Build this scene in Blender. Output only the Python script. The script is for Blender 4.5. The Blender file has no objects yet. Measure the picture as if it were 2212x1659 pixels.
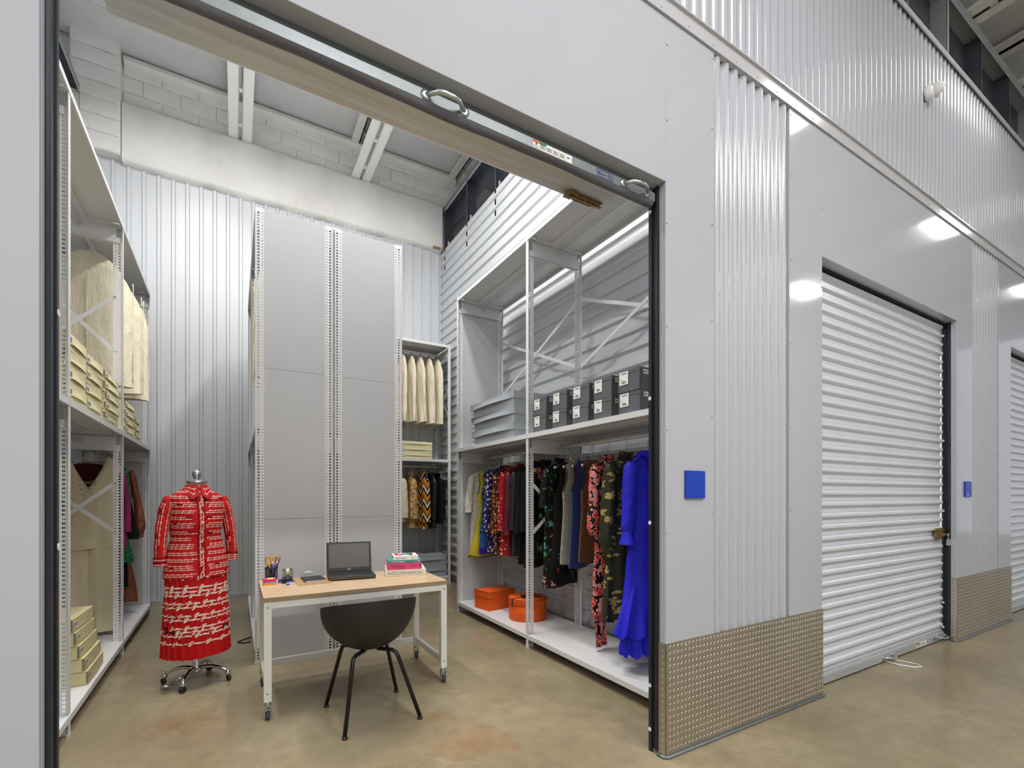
import bpy, bmesh, math, random
from mathutils import Vector, Matrix, Euler
PI = math.pi
RN = random.Random(11)
S = bpy.context.scene
C = S.collection

# ------------------------------------------------------------ camera, world, lamps, exposure
YAW = math.atan2(598, 1022.4)
cam = bpy.data.cameras.new('camera')
cam.sensor_fit = 'HORIZONTAL'; cam.sensor_width = 36
cam.lens = 1022.4 / 2212 * 36
cam.shift_x = 0.0; cam.shift_y = (1070 - 829.5) / 2212
cam.clip_start = .05
cam_o = bpy.data.objects.new('camera', cam); C.objects.link(cam_o)
cam_o.location = (0, 0, 1.40); cam_o.rotation_euler = (PI / 2, 0, -YAW)
S.camera = cam_o

S.view_settings.view_transform = 'Standard'
S.view_settings.look = 'None'
S.view_settings.exposure = 0.0
S.view_settings.gamma = 1.0
S.view_settings.use_curve_mapping = False

w = bpy.data.worlds.new('world'); S.world = w; w.use_nodes = True
w.node_tree.nodes['Background'].inputs[0].default_value = (.80, .85, .95, 1)
w.node_tree.nodes['Background'].inputs[1].default_value = .85

def lamp(x, y, z, sx, sy, power, col=(1, .985, .965), rot=(0, 0, 0), spread=PI):
    d = bpy.data.lights.new('ceiling_or_fill_lamp', 'AREA'); d.shape = 'RECTANGLE'
    d.size = sx; d.size_y = sy; d.energy = power; d.color = col; d.spread = spread
    o = bpy.data.objects.new('ceiling_or_fill_lamp', d); C.objects.link(o)
    o.location = (x, y, z); o.rotation_euler = rot
    return o
# corridor high bays (mirrored in the glossy facade), the two strip lights over the unit, and added fill
for i in range(-1, 4): lamp(.85 + 5.1 * i, .12, 6.25, .95, .32, 42 if i < 1 else 44)
for x, e in ((-4.25, 110), (.85, 160), (2.9, 125), (11.05, 60)): lamp(x, -2.35, 6.0, .95, .32, e)  # the first three are fill added to brighten the unit; the farthest is mirrored
lamp(-.50, 4.2, 6.30, .30, 2.4, 145)
lamp(1.55, 4.0, 6.20, .30, 2.4, 150)
lamp(.60, 2.7, 6.25, .30, 1.2, 30)  # extra unseen lamp behind the header, added as fill for the room

# ------------------------------------------------------------ materials
def lin(c):
    c = c / 255
    return c / 12.92 if c <= .04045 else ((c + .055) / 1.055) ** 2.4
def rgb(r, g, b): return (lin(r), lin(g), lin(b), 1)

class NT:
    def __init__(s, name):
        s.m = bpy.data.materials.new(name); s.m.use_nodes = True
        s.t = s.m.node_tree; s.b = s.t.nodes['Principled BSDF']; s._c = None
    def n(s, kind, **kw):
        x = s.t.nodes.new(kind)
        for k, v in kw.items():
            if k.startswith('i_'): x.inputs[k[2:].replace('_', ' ')].default_value = v
            else: setattr(x, k, v)
        return x
    def l(s, a, b): s.t.links.new(a, b)
    def coord(s):
        if s._c is None: s._c = s.n('ShaderNodeTexCoord').outputs['Object']
        return s._c
    def mapping(s, sc=(1, 1, 1), rot=(0, 0, 0), loc=(0, 0, 0)):
        m = s.n('ShaderNodeMapping'); m.inputs['Scale'].default_value = sc
        m.inputs['Rotation'].default_value = rot; m.inputs['Location'].default_value = loc
        s.l(s.coord(), m.inputs['Vector']); return m.outputs[0]
    def ramp(s, fac, stops, const=False):
        r = s.n('ShaderNodeValToRGB'); e = r.color_ramp.elements
        if const: r.color_ramp.interpolation = 'CONSTANT'
        while len(e) < len(stops): e.new(1)
        for q, (p, c) in zip(e, stops): q.position = p; q.color = c
        s.l(fac, r.inputs[0]); return r.outputs[0]
    def mix(s, fac, a, b):
        x = s.n('ShaderNodeMix', data_type='RGBA')
        for sock, val in ((x.inputs[0], fac), (x.inputs[6], a), (x.inputs[7], b)):
            if hasattr(val, 'is_linked'): s.l(val, sock)
            else: sock.default_value = val
        return x.outputs[2]
    def math(s, op, a, b=0.0, c=0.0):
        x = s.n('ShaderNodeMath', operation=op)
        for i, val in enumerate((a, b, c)):
            if hasattr(val, 'is_linked'): s.l(val, x.inputs[i])
            else: x.inputs[i].default_value = val
        return x.outputs[0]
    def noise(s, scale, detail=3, vec=None, rough=.5):
        x = s.n('ShaderNodeTexNoise'); x.inputs['Scale'].default_value = scale
        x.inputs['Detail'].default_value = detail; x.inputs['Roughness'].default_value = rough
        s.l(vec if vec is not None else s.coord(), x.inputs['Vector']); return x
    def voro(s, scale, rnd=1.0, feat='F1', vec=None):
        x = s.n('ShaderNodeTexVoronoi', feature=feat); x.inputs['Scale'].default_value = scale
        x.inputs['Randomness'].default_value = rnd
        s.l(vec if vec is not None else s.coord(), x.inputs['Vector']); return x
    def bump(s, h, strength=.2, dist=.01):
        x = s.n('ShaderNodeBump'); x.inputs['Strength'].default_value = strength
        x.inputs['Distance'].default_value = dist
        s.l(h, x.inputs['Height']); s.l(x.outputs[0], s.b.inputs['Normal'])
    def set(s, col=None, rough=None, metal=None, spec=None, **kw):
        for k, val in (('Base Color', col), ('Roughness', rough), ('Metallic', metal), ('Specular IOR Level', spec)):
            if val is None: continue
            if hasattr(val, 'is_linked'): s.l(val, s.b.inputs[k])
            else: s.b.inputs[k].default_value = val
        for k, val in kw.items(): s.b.inputs[k.replace('_', ' ')].default_value = val
        return s.m

def plain(name, col, rough=.5, metal=0, spec=.5, var=.04, vs=6, bump=0, bs=200, **kw):
    t = NT(name)
    if var:
        nz = t.noise(vs, 4).outputs[0]
        lo = tuple(c * (1 - var) for c in col[:3]) + (1,); hi = tuple(min(1, c * (1 + var)) for c in col[:3]) + (1,)
        t.set(t.ramp(nz, [(.3, lo), (.7, hi)]), rough, metal, spec, **kw)
    else: t.set(col, rough, metal, spec, **kw)
    if bump: t.bump(t.noise(bs, 2).outputs[0], bump, .002)
    return t.m

MT = {}
MT['panel'] = plain('gloss_white_panel', rgb(181, 184, 191), .075, 0, .5, .015, 1.5)
MT['ribbed'] = plain('gloss_ribbed_panel', rgb(181, 184, 191), .16, 0, .5, .015, 1.5)
MT['trim'] = plain('trim_metal', rgb(188, 188, 192), .16, 0, .5, .02, 2)
t = NT('spangled_sheet')
v = t.voro(320); nz = t.noise(1.1, 3).outputs[0]
base = t.ramp(v.outputs['Color'], [(.1, rgb(190, 193, 196)), (.9, rgb(212, 214, 217))])
MT['sheet'] = t.set(t.mix(t.ramp(nz, [(.35, (0, 0, 0, 1)), (.75, (.25, .25, .25, 1))]), base, rgb(192, 195, 199)), .42, .10, .5)
t = NT('galvanised'); v = t.voro(240)
MT['galv'] = t.set(t.ramp(v.outputs['Color'], [(.1, rgb(168, 175, 178)), (.9, rgb(206, 211, 213))]), .38, .45)
MT['galv_bar'] = plain('galvanised_bar', rgb(124, 130, 133), .4, .5, .5, .06, 60)
MT['stud'] = plain('dark_galvanised_stud', rgb(92, 96, 104), .5, .6, .5, .2, 3)
MT['shelf'] = plain('white_enamel', rgb(222, 222, 222), .32, 0, .5, .015, 3)
MT['panelgrey'] = plain('light_grey_enamel', rgb(193, 194, 196), .34, 0, .5, .015, 3)
MT['chrome'] = plain('chrome', rgb(215, 215, 218), .12, 1, .5, 0)
MT['steel'] = plain('zinc_steel', rgb(190, 195, 195), .3, .9, .5, .06, 40)
MT['brass'] = plain('yellow_zinc', rgb(150, 122, 62), .36, .85, .5, .25, 25)
MT['black'] = plain('black_plastic', rgb(26, 26, 27), .45, 0, .5, .05)
MT['rubber'] = plain('black_rubber', rgb(38, 38, 40), .6, 0, .4, .05)
MT['seal'] = plain('door_seal_rubber', rgb(96, 97, 104), .5, 0, .5, .05)
MT['track'] = plain('dark_steel_track', rgb(58, 62, 68), .38, .6, .5, .08)
MT['curtain'] = plain('door_curtain', rgb(212, 216, 224), .24, 0, .5, .02, 3)
MT['curtain_in'] = plain('door_curtain_inside', rgb(226, 224, 218), .30, 0, .5, .05, 2)
MT['paint'] = plain('painted_block', rgb(222, 221, 217), .7, 0, .3, .05, 5, .4, 60)
MT['roof'] = plain('painted_roof_plank', rgb(212, 212, 211), .65, 0, .3, .04, 3)
t = NT('painted_concrete'); nz = t.noise(1.6, 6).outputs[0]
st = t.noise(3.0, 5, t.mapping((2.5, 1, .35))).outputs[0]
c0 = t.ramp(nz, [(.3, rgb(216, 214, 208)), (.7, rgb(230, 229, 224))])
MT['beam'] = t.set(t.mix(t.ramp(st, [(.64, (0, 0, 0, 1)), (.85, (.3, .3, .3, 1))]), c0, rgb(190, 178, 154)), .7, 0, .3)
t.bump(t.noise(30, 4).outputs[0], .25, .01)
# polished concrete floor: clouds, rust stains, hairline cracks
t = NT('polished_concrete')
geo = t.n('ShaderNodeNewGeometry').outputs['Position']; t._c = geo
big = t.noise(.9, 6, None, .6).outputs[0]; fine = t.noise(9, 6, None, .65).outputs[0]
c0 = t.ramp(big, [(.30, rgb(126, 114, 90)), (.5, rgb(149, 136, 108)), (.72, rgb(170, 156, 126))])
c1 = t.mix(t.ramp(fine, [(.35, (.0, .0, .0, 1)), (.7, (.45, .45, .45, 1))]), c0, rgb(112, 101, 82))
def spot(cx, cy, r):
    sx = t.n('ShaderNodeSeparateXYZ'); t.l(geo, sx.inputs[0])
    dx = t.math('SUBTRACT', sx.outputs[0], cx); dy = t.math('SUBTRACT', sx.outputs[1], cy)
    d = t.math('SQRT', t.math('ADD', t.math('MULTIPLY', dx, dx), t.math('MULTIPLY', dy, dy)))
    nn = t.noise(4.5, 6, None, .7).outputs[0]
    return t.math('SUBTRACT', t.math('MULTIPLY', nn, 1.35), t.math('MULTIPLY', d, 1 / r))
c2 = c1
for cx, cy, r, k in ((1.12, 2.46, .40, .55), (1.30, 2.30, .16, .5), (1.08, 2.80, .2, .35), (-.35, 3.55, .35, .30), (-.35, 5.6, .3, .3)):
    m = t.ramp(spot(cx, cy, r), [(.0, (0, 0, 0, 1)), (.75, (k, k, k, 1))])
    c2 = t.mix(m, c2, rgb(150, 96, 52))
nv = t.n('ShaderNodeMix', data_type='VECTOR'); nv.inputs[0].default_value = .30
t.l(geo, nv.inputs[4]); t.l(t.noise(2.6, 8, None, .72).outputs['Color'], nv.inputs[5])
crk = t.voro(.95, 1, 'DISTANCE_TO_EDGE', nv.outputs[1]).outputs['Distance']
cm = t.math('MULTIPLY', t.math('LESS_THAN', crk, .0016), t.ramp(t.noise(1.3, 2).outputs[0], [(.50, (0, 0, 0, 1)), (.64, (.5, .5, .5, 1))]))
c3 = t.mix(cm, c2, rgb(186, 174, 150))
rg = t.ramp(t.noise(2.2, 5).outputs[0], [(.3, (.20, .20, .20, 1)), (.75, (.36, .36, .36, 1))])
MT['floor'] = t.set(c3, rg, 0, .5)
t.bump(fine, .05, .004)
# tread plate
MT['tread'] = plain('tread_plate', rgb(192, 185, 174), .40, .95, .5, .05, 2)
MT['wood'] = None
t = NT('oak_laminate')
g = t.noise(7, 6, t.mapping((1.2, 14, 14)), .6).outputs[0]
MT['wood'] = t.set(t.ramp(g, [(.30, rgb(168, 138, 108)), (.55, rgb(204, 176, 143)), (.75, rgb(222, 198, 166))]), .38, 0, .45)
MT['wood_edge'] = plain('laminate_edge', rgb(158, 134, 104), .55, 0, .4, .12, 60)
MT['clear'] = plain('clear_acrylic', (1, 1, 1, 1), .06, 0, .5, 0, Transmission_Weight=.0, Alpha=.15)
t = NT('cotton_canvas'); n1 = t.noise(5, 5, t.mapping((1.6, 1.6, .55)), .62).outputs[0]; n2 = t.noise(240, 2).outputs[0]
MT['canvas'] = t.set(t.ramp(n1, [(.3, rgb(228, 218, 192)), (.7, rgb(238, 230, 208))]), .85, 0, .2)
t.bump(t.math('ADD', t.math('MULTIPLY', n1, 3.0), t.math('MULTIPLY', n2, .06)), .55, .02)
MT['cream'] = plain('cream_boxboard', rgb(224, 216, 172), .7, 0, .3, .03, 5)
MT['olive'] = plain('olive_boxboard', rgb(206, 196, 150), .7, 0, .3, .03, 5)
MT['greyboard'] = plain('grey_boxboard', rgb(158, 163, 168), .7, 0, .3, .03, 5)
MT['darkboard'] = plain('charcoal_boxboard', rgb(98, 101, 104), .72, 0, .3, .05, 30)
MT['label'] = plain('label_paper', rgb(238, 237, 232), .6, 0, .3, 0)
MT['ink'] = plain('label_ink', rgb(70, 70, 78), .6, 0, .3, 0)
MT['ink_blue'] = plain('blue_ink', rgb(70, 74, 150), .6, 0, .3, 0)
MT['stitch'] = plain('metal_edge_strip', rgb(110, 108, 96), .5, .5, .5, .2, 60)
MT['blue_sign'] = plain('blue_sign', rgb(22, 66, 178), .35, 0, .4, 0)
MT['white'] = plain('white_plastic', rgb(232, 232, 230), .4, 0, .5, 0)
MT['desk_white'] = plain('white_powder_coat', rgb(228, 227, 220), .4, 0, .5, .01)
MT['orange'] = plain('orange_boxboard', rgb(226, 92, 24), .55, 0, .35, .03, 4)
MT['brown'] = plain('brown_ribbon', rgb(58, 36, 26), .5, 0, .4, .05)

# ------------------------------------------------------------ mesh builder
class MB:
    def __init__(s): s.v = []; s.f = []; s.m = []; s.s = []
    def add(s, vs, fs, mi=0, sm=False):
        k = len(s.v); s.v += [tuple(q) for q in vs]
        for f in fs: s.f.append(tuple(i + k for i in f)); s.m.append(mi); s.s.append(sm)
        return s
    def box(s, x0, x1, y0, y1, z0, z1, mi=0):
        return s.add([(x, y, z) for x in (x0, x1) for y in (y0, y1) for z in (z0, z1)],
                     [(0, 1, 3, 2), (4, 6, 7, 5), (0, 4, 5, 1), (2, 3, 7, 6), (0, 2, 6, 4), (1, 5, 7, 3)], mi)
    def bar(s, p, q, w, h, up=(0, 0, 1), mi=0):
        p = Vector(p); q = Vector(q); d = (q - p).normalized(); up = Vector(up)
        sd = d.cross(up)
        if sd.length < 1e-5: sd = d.cross(Vector((1, 0, 0)))
        sd.normalize(); u = sd.cross(d).normalized()
        vs = [e + sd * (a * w / 2) + u * (b * h / 2) for e in (p, q) for a, b in ((-1, -1), (1, -1), (1, 1), (-1, 1))]
        return s.add(vs, [(0, 1, 2, 3), (7, 6, 5, 4), (0, 4, 5, 1), (1, 5, 6, 2), (2, 6, 7, 3), (3, 7, 4, 0)], mi)
    def tube(s, pts, r, n=8, mi=0, caps=True, closed=False):
        P = [Vector(p) for p in pts]; L = len(P); rs = r if isinstance(r, (list, tuple)) else [r] * L
        vs = []; prev = None
        for i, p in enumerate(P):
            if closed: d = P[(i + 1) % L] - P[i - 1]
            else: d = P[min(i + 1, L - 1)] - P[max(i - 1, 0)]
            d.normalize()
            if prev is None:
                a = Vector((0, 0, 1)) if abs(d.z) < .9 else Vector((1, 0, 0)); x = d.cross(a).normalized()
            else:
                x = prev - d * prev.dot(d)
                x = x.normalized() if x.length > 1e-6 else d.orthogonal().normalized()
            prev = x; y = d.cross(x)
            for k in range(n):
                a = 2 * PI * k / n; vs.append(p + (x * math.cos(a) + y * math.sin(a)) * rs[i])
        fs = []
        for i in range(L if closed else L - 1):
            j = (i + 1) % L
            for k in range(n): fs.append((i * n + k, i * n + (k + 1) % n, j * n + (k + 1) % n, j * n + k))
        s.add(vs, fs, mi, True)
        if caps and not closed:
            k0 = len(s.v) - L * n
            s.f.append(tuple(range(k0 + n - 1, k0 - 1, -1))); s.m.append(mi); s.s.append(False)
            e = k0 + (L - 1) * n; s.f.append(tuple(range(e, e + n))); s.m.append(mi); s.s.append(False)
        return s
    def lathe(s, prof, c=(0, 0, 0), n=20, axis='z', mi=0, sm=True, sx=1, sy=1):
        vs = []
        for r, h in prof:
            for k in range(n):
                a = 2 * PI * k / n; x, y = r * math.cos(a) * sx, r * math.sin(a) * sy
                q = (x, y, h) if axis == 'z' else ((h, x, y) if axis == 'x' else (y, h, x))
                vs.append((q[0] + c[0], q[1] + c[1], q[2] + c[2]))
        fs = [(i * n + k, i * n + (k + 1) % n, (i + 1) * n + (k + 1) % n, (i + 1) * n + k) for i in range(len(prof) - 1) for k in range(n)]
        k0 = len(s.v); s.add(vs, fs, mi, sm)
        for r, i, rev in ((prof[0][0], 0, True), (prof[-1][0], len(prof) - 1, False)):
            if r > 1e-6:
                q = list(range(k0 + i * n, k0 + i * n + n)); s.f.append(tuple(q[::-1] if rev else q)); s.m.append(mi); s.s.append(False)
        return s
    def grid(s, fn, nu, nv, cu=False, mi=0, sm=True, skip=None):
        vs = [fn(i / nu, j / nv) for j in range(nv + 1) for i in range(nu if cu else nu + 1)]
        W = nu if cu else nu + 1; fs = []
        for j in range(nv):
            for i in range(nu):
                if skip and skip((i + .5) / nu, (j + .5) / nv): continue
                a = j * W + i; b = j * W + (i + 1) % W
                fs.append((a, b, b + W, a + W))
        return s.add(vs, fs, mi, sm)
    def ext(s, prof, axis, t0, t1, closed=True, mi=0, sm=False, caps=True):
        n = len(prof)
        def q(a, b, t): return (t, a, b) if axis == 'x' else ((a, t, b) if axis == 'y' else (a, b, t))
        vs = [q(a, b, t0) for a, b in prof] + [q(a, b, t1) for a, b in prof]
        fs = [(i, (i + 1) % n, n + (i + 1) % n, n + i) for i in range(n if closed else n - 1)]
        k0 = len(s.v); s.add(vs, fs, mi, sm)
        if closed and caps:
            s.f.append(tuple(range(k0 + n - 1, k0 - 1, -1))); s.m.append(mi); s.s.append(False)
            s.f.append(tuple(range(k0 + n, k0 + 2 * n))); s.m.append(mi); s.s.append(False)
        return s
    def xf(s, M, k=0):
        for i in range(k, len(s.v)): s.v[i] = tuple(M @ Vector(s.v[i]))
        return s
    def mesh(s, name, mats, bevel=0, seg=2):
        me = bpy.data.meshes.new(name); me.from_pydata(s.v, [], s.f)
        if not isinstance(mats, (list, tuple)): mats = [mats]
        for m in mats: me.materials.append(MT[m] if isinstance(m, str) else m)
        me.polygons.foreach_set('material_index', s.m); me.polygons.foreach_set('use_smooth', s.s)
        bm = bmesh.new(); bm.from_mesh(me)
        bmesh.ops.recalc_face_normals(bm, faces=bm.faces)
        if bevel:
            es = [e for e in bm.edges if len(e.link_faces) == 2 and e.calc_face_angle(0) > .6]
            bmesh.ops.bevel(bm, geom=es, offset=bevel, segments=seg, affect='EDGES', profile=.5, clamp_overlap=True)
        bm.to_mesh(me); bm.free(); me.update(); return me

def wloc(o):
    p = Vector((0, 0, 0))
    while o is not None: p += o.location; o = o.parent
    return p
def obj(name, mb, mats, parent=None, world=True, bevel=0, seg=2, **tags):
    """one mesh object; world=True: the builder holds world coordinates and is shifted to its unrotated parent"""
    if parent is not None and world:
        q = wloc(parent); mb.v = [(a - q.x, b - q.y, c - q.z) for a, b, c in mb.v]
    o = bpy.data.objects.new(name, mb.mesh(name, mats, bevel, seg) if isinstance(mb, MB) else mb)
    C.objects.link(o); o.parent = parent
    for k, v in tags.items(): o[k] = v
    return o
def thing(name, label, cat, loc=(0, 0, 0), rz=0, group=None):
    o = bpy.data.objects.new(name, None); C.objects.link(o); o.empty_display_size = .1
    o.location = loc; o.rotation_euler = (0, 0, rz)
    o['label'] = label; o['category'] = cat
    if group: o['group'] = group
    return o
def struct(name, loc=(0, 0, 0)):
    o = bpy.data.objects.new(name, None); C.objects.link(o); o.location = loc; o['kind'] = 'structure'; o.empty_display_size = .1
    return o
def tag(o, label, cat, group=None):
    o['label'] = label; o['category'] = cat
    if group: o['group'] = group
    return o
def dup(root, loc=None, rz=None, label=None, group=None):
    r = root.copy(); C.objects.link(r)
    if loc is not None: r.location = loc
    if rz is not None: r.rotation_euler = (0, 0, rz)
    if label: r['label'] = label
    if group: r['group'] = group
    for ch in list(root.children):
        c = ch.copy(); C.objects.link(c); c.parent = r
        for g in ch.children:
            d = g.copy(); C.objects.link(d); d.parent = c
    return r
def inst(o, loc, parent=None, rz=None, name=None):
    c = bpy.data.objects.new(name or o.name.split('.')[0], o.data); C.objects.link(c)
    c.parent = parent; c.location = loc
    if rz is not None: c.rotation_euler = (0, 0, rz)
    return c
_fonts = {}
def text_mb(txt, size, mb=None, M=None, mi=0, align='LEFT', shear=0, depth=.0004, sx=1):
    """flat print: letters of the built-in font as thin raised ink, in the local X-Z plane facing -Y"""
    cu = bpy.data.curves.new('print', 'FONT'); cu.body = txt; cu.size = size; cu.align_x = align; cu.shear = shear
    cu.resolution_u = 3; cu.extrude = depth
    o = bpy.data.objects.new('print', cu); C.objects.link(o)
    bpy.context.view_layer.update()
    me = bpy.data.meshes.new_from_object(o.evaluated_get(bpy.context.evaluated_depsgraph_get()))
    mb = mb or MB(); k = len(mb.v)
    mb.add([(v.co.x * sx, -v.co.z, v.co.y) for v in me.vertices], [tuple(p.vertices) for p in me.polygons], mi)
    if M is not None: mb.xf(M, k)
    bpy.data.objects.remove(o); bpy.data.curves.remove(cu); bpy.data.meshes.remove(me)
    return mb
# ============================================================ the setting
FY = 1.76; P = 3.985                     # facade plane, spacing of the units along the corridor
obj('floor', MB().box(-9, 24, -3.6, 7.7, -.12, 0), 'floor', kind='structure')

def ribs(u0, u1, pitch, base, top, h, start=0.0):
    """trapezoidal rib profile: list of (u, height)"""
    out = [(u0, 0)]; c = u0 + start + pitch / 2
    while c + base / 2 < u1:
        out += [(c - base / 2, 0), (c - top / 2, h), (c + top / 2, h), (c + base / 2, 0)]; c += pitch
    return out + [(u1, 0)]
def sheet_prof(pr, back=.004): return pr + [(u, h - back) for u, h in pr[::-1]]

# ---- ceiling: long planks with recessed joints, open web joists under them
ceil = struct('ceiling', (0, 0, 7.0))
obj('roof_deck', MB().box(-9, 24, -3.6, 7.9, 7.10, 7.2), 'roof', ceil)
pm = MB().box(-9, 24, -.296, .296, -.05, .10).mesh('roof_plank', 'roof', .006, 1)
for k in range(19):
    o = bpy.data.objects.new('roof_plank', pm); C.objects.link(o); o.parent = ceil; o.location = (0, 7.56 - .6 * k - .3 + .04, 0)
ch = MB()
for z in (6.30, 6.86):
    for sx in (-1, 1): ch.box(sx * .017, sx * .137, -3.5, 7.60, z, z + .03); ch.box(sx * .017, sx * .03, -3.5, 7.60, z, z + .10)
chm = ch.mesh('chord', 'desk_white')
wb = MB(); k = 0; y = 7.3
pts = []
while y > -3.4: pts.append((0, y, 6.36 if k % 2 else 6.90)); y -= .42; k += 1
wb.tube(pts, .013, 6)
for i in range(16): wb.box(-.016, .016, 7.2 - .62 * i, 7.26 - .62 * i, 6.305, 6.335)
wbm = wb.mesh('web', 'desk_white')
for k in (-2, 0, 1, 2, 3, 4, 5, 6, 7, 8, 9, 10, 11):
    j = bpy.data.objects.new('roof_joist', chm); C.objects.link(j); j.parent = ceil; j.location = (.06 + 1.62 * k, 0, -7.0)
    q = bpy.data.objects.new('web', wbm); C.objects.link(q); q.parent = j

# ---- back wall: ribbed sheet, concrete beam, painted blocks, pilaster
wbk = struct('wall_back', (0, 7.62, 0))
pr = sheet_prof([(u, -h) for u, h in ribs(-9, 24, .1535, .052, .030, .022, .088)], -.005)
obj('corrugated_sheet', MB().ext([(u, 7.62 + h) for u, h in pr], 'z', 0, 5.60), 'sheet', wbk)
obj('base_angle', MB().box(-9, 24, 7.585, 7.62, .0, .035), 'galv', wbk)
obj('backing', MB().box(-9, 24, 7.66, 7.80, 0, 7.1), 'paint', wbk)
def wob(u): return .012 * math.sin(u * 9) + .008 * math.sin(u * 23 + 1)
bmb = MB().grid(lambda u, v: [(-1.215 + 4.24 * u, y, z + (wob(u * 4) if k in (0, 3) else .004 * math.sin(u * 31 + k))) for k, (y, z) in
                enumerate(((7.64, 5.545), (7.52, 5.56), (7.50, 5.60), (7.50, 6.27), (7.515, 6.30), (7.66, 6.30)))][min(5, int(round(v * 5)))], 90, 5)
obj('concrete_beam', bmb, 'beam', wbk)
obj('beam_end_chip', MB().box(2.86, 2.99, 7.475, 7.53, 5.545, 5.575), 'wood_edge', wbk, bevel=.006)
obj('ledger', MB().ext([(7.64, 6.78), (7.56, 6.80), (7.53, 6.84), (7.55, 6.90), (7.64, 6.92)], 'x', -1.20, 3.30), 'paint', wbk)
blk = MB().box(-.196, .196, 0, .06, -.093, .093).mesh('concrete_block', 'paint', .006, 1)
hblk = MB().box(-.096, .096, 0, .06, -.093, .093).mesh('concrete_block', 'paint', .006, 1)
obj('mortar', MB().box(-1.72, 8, 7.63, 7.70, 5.6, 7.1), 'paint', wbk)
for r in range(4):
    z = 6.395 + .2 * r; x = -1.02 - (.2 if r % 2 else 0)
    while x < 3.5:
        inst(bpy.data.objects.new('concrete_block', blk), (x, 7.615 - 7.62 + RN.uniform(-.003, .003), z), wbk, name='concrete_block'); x += .4
obj('pilaster_core', MB().box(-1.69, -1.222, 7.475, 7.66, 5.60, 7.05), 'paint', wbk)
for r in range(7):
    z = 5.70 + .2 * r
    for x, m in (((-1.49, blk), (-1.32 + .0, hblk)) if r % 2 == 0 else ((-1.59, hblk), (-1.42, blk))):
        w_ = .196 if m is blk else .096
        inst(bpy.data.objects.new('concrete_block', m), (min(x, -1.232 - w_), 7.462 - 7.62 + RN.uniform(-.004, .002), z), wbk, name='concrete_block')

# ---- side walls: horizontal ribbed sheets, open stud band with slotted track above
def side_wall(name, X, sgn, ztop):
    wl = struct(name, (X, 1.9, 0))
    pr = ribs(0.02, ztop, .1525, .060, .034, .024, .03)
    pr = sheet_prof([(X + sgn * h, z) for z, h in pr], 0)
    n = len(pr) // 2
    pr = [(a - (0 if i < n else sgn * .005), b) for i, (a, b) in enumerate(pr)]
    obj('corrugated_sheet', MB().ext(pr, 'y', 1.9, 7.60), 'sheet', wl)
    tr = MB().box(X - sgn * .15, X, 1.9, 7.60, 6.24, 6.29)
    for i in range(150): tr.box(X - sgn * .001, X + sgn * .004, 1.92 + i * .038, 1.935 + i * .038, 6.215, 6.285)
    tr.box(X - sgn * .003, X, 1.9, 7.60, 6.19, 6.29); tr.box(X - sgn * .153, X - sgn * .15, 1.9, 7.60, 6.19, 6.29)
    obj('slotted_track', tr, 'galv', wl)
    sm = None
    for y in (7.50, 6.62, 5.70, 4.78, 3.86, 2.94, 2.02):
        m = MB().box(X - sgn * .15, X, y - .003, y, 5.2, 6.24)
        m.box(X - sgn * .003, X, y - .04, y, 5.2, 6.24).box(X - sgn * .15, X - sgn * .147, y - .04, y, 5.2, 6.24)
        m.box(X - sgn * .09, X - sgn * .06, y - .0035, y - .003, 5.62, 5.72, 1)
        obj('wall_stud', m, ('stud', 'white'), wl)
    obj('header_channel', MB().box(X - sgn * .14, X - sgn * .135, 1.9, 7.6, 5.95, 6.24).box(X - sgn * .14, X - sgn * .02, 1.9, 7.6, 6.225, 6.235), 'stud', wl)
    scr = MB()
    for z in (1.0, 2.2, 2.96, 3.5, 4.2, 4.9):
        for y in (2.9, 3.5, 4.1, 4.7, 5.3, 5.9, 6.5): scr.lathe([(.006, 0), (.006, .003), (.002, .005)], (0, 0, 0), 6, 'x').xf(Matrix.Translation((X, y, z + .012)) @ Matrix.Scale(sgn, 4, (1, 0, 0)), len(scr.v) - 18)
    obj('screw_heads', scr, 'steel', wl, kind='stuff')
    return wl
side_wall('wall_right', 3.06, -1, 5.56)
side_wall('wall_left', -1.60, 1, 5.50)

# ---- facade
wf = struct('wall_front', (0, FY, 0))
def flat(x0, x1, z0, z1, nm='flat_panel'):
    obj(nm, MB().box(x0 + .0003, x1 - .0003, FY, FY + .02, z0, z1), 'panel', wf, bevel=.002)
def cw(x0, x1, z0, z1, amp=.0135, y=FY + .014):
    p = []; n = max(1, round((x1 - x0) / .0845))
    for i in range(n * 8 + 1):
        a = 2 * PI * i / 8; c = math.cos(a); p.append((x0 + (x1 - x0) * i / (n * 8), y + amp * max(-1, min(1, 1.6 * c))))
    return MB().ext(p, 'z', z0, z1, False, 0, True)
zt, zh = 3.945, 3.07
flat(-6, -.46, 0.0, zt)
flat(-.46, 1.976, zh, zt, 'door_header_panel')
for k in range(0, 5):
    o = P * k
    flat(1.976 + o, 2.374 + o, .60, zt)
    obj('corrugated_panel', cw(2.374 + o, 3.134 + o, .60, zt), 'ribbed', wf)
    flat(3.137 + o, 3.540 + o, .60, zt)
    flat(3.540 + o, 5.961 + o, zh, zt, 'door_header_panel')
obj('corrugated_panel', cw(-6, 24, 4.03, 5.46), 'ribbed', wf)
obj('backing', MB().box(-6, -.48, 1.80, 1.86, 0, 5.46).box(-.48, 24, 1.80, 1.86, 3.14, 5.46), 'panel', wf)
for k in range(5):
    obj('backing', MB().box(1.99 + P * k, 3.53 + P * k, 1.80, 1.86, 0, 3.2), 'panel', wf)
tb = [(FY - .004, 3.945), (FY - .012, 3.945), (FY - .012, 3.952), (FY - .006, 3.958), (FY - .006, 4.030), (FY - .020, 4.036), (FY - .020, 4.045), (FY + .02, 4.05), (FY + .02, 3.945)]
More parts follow.
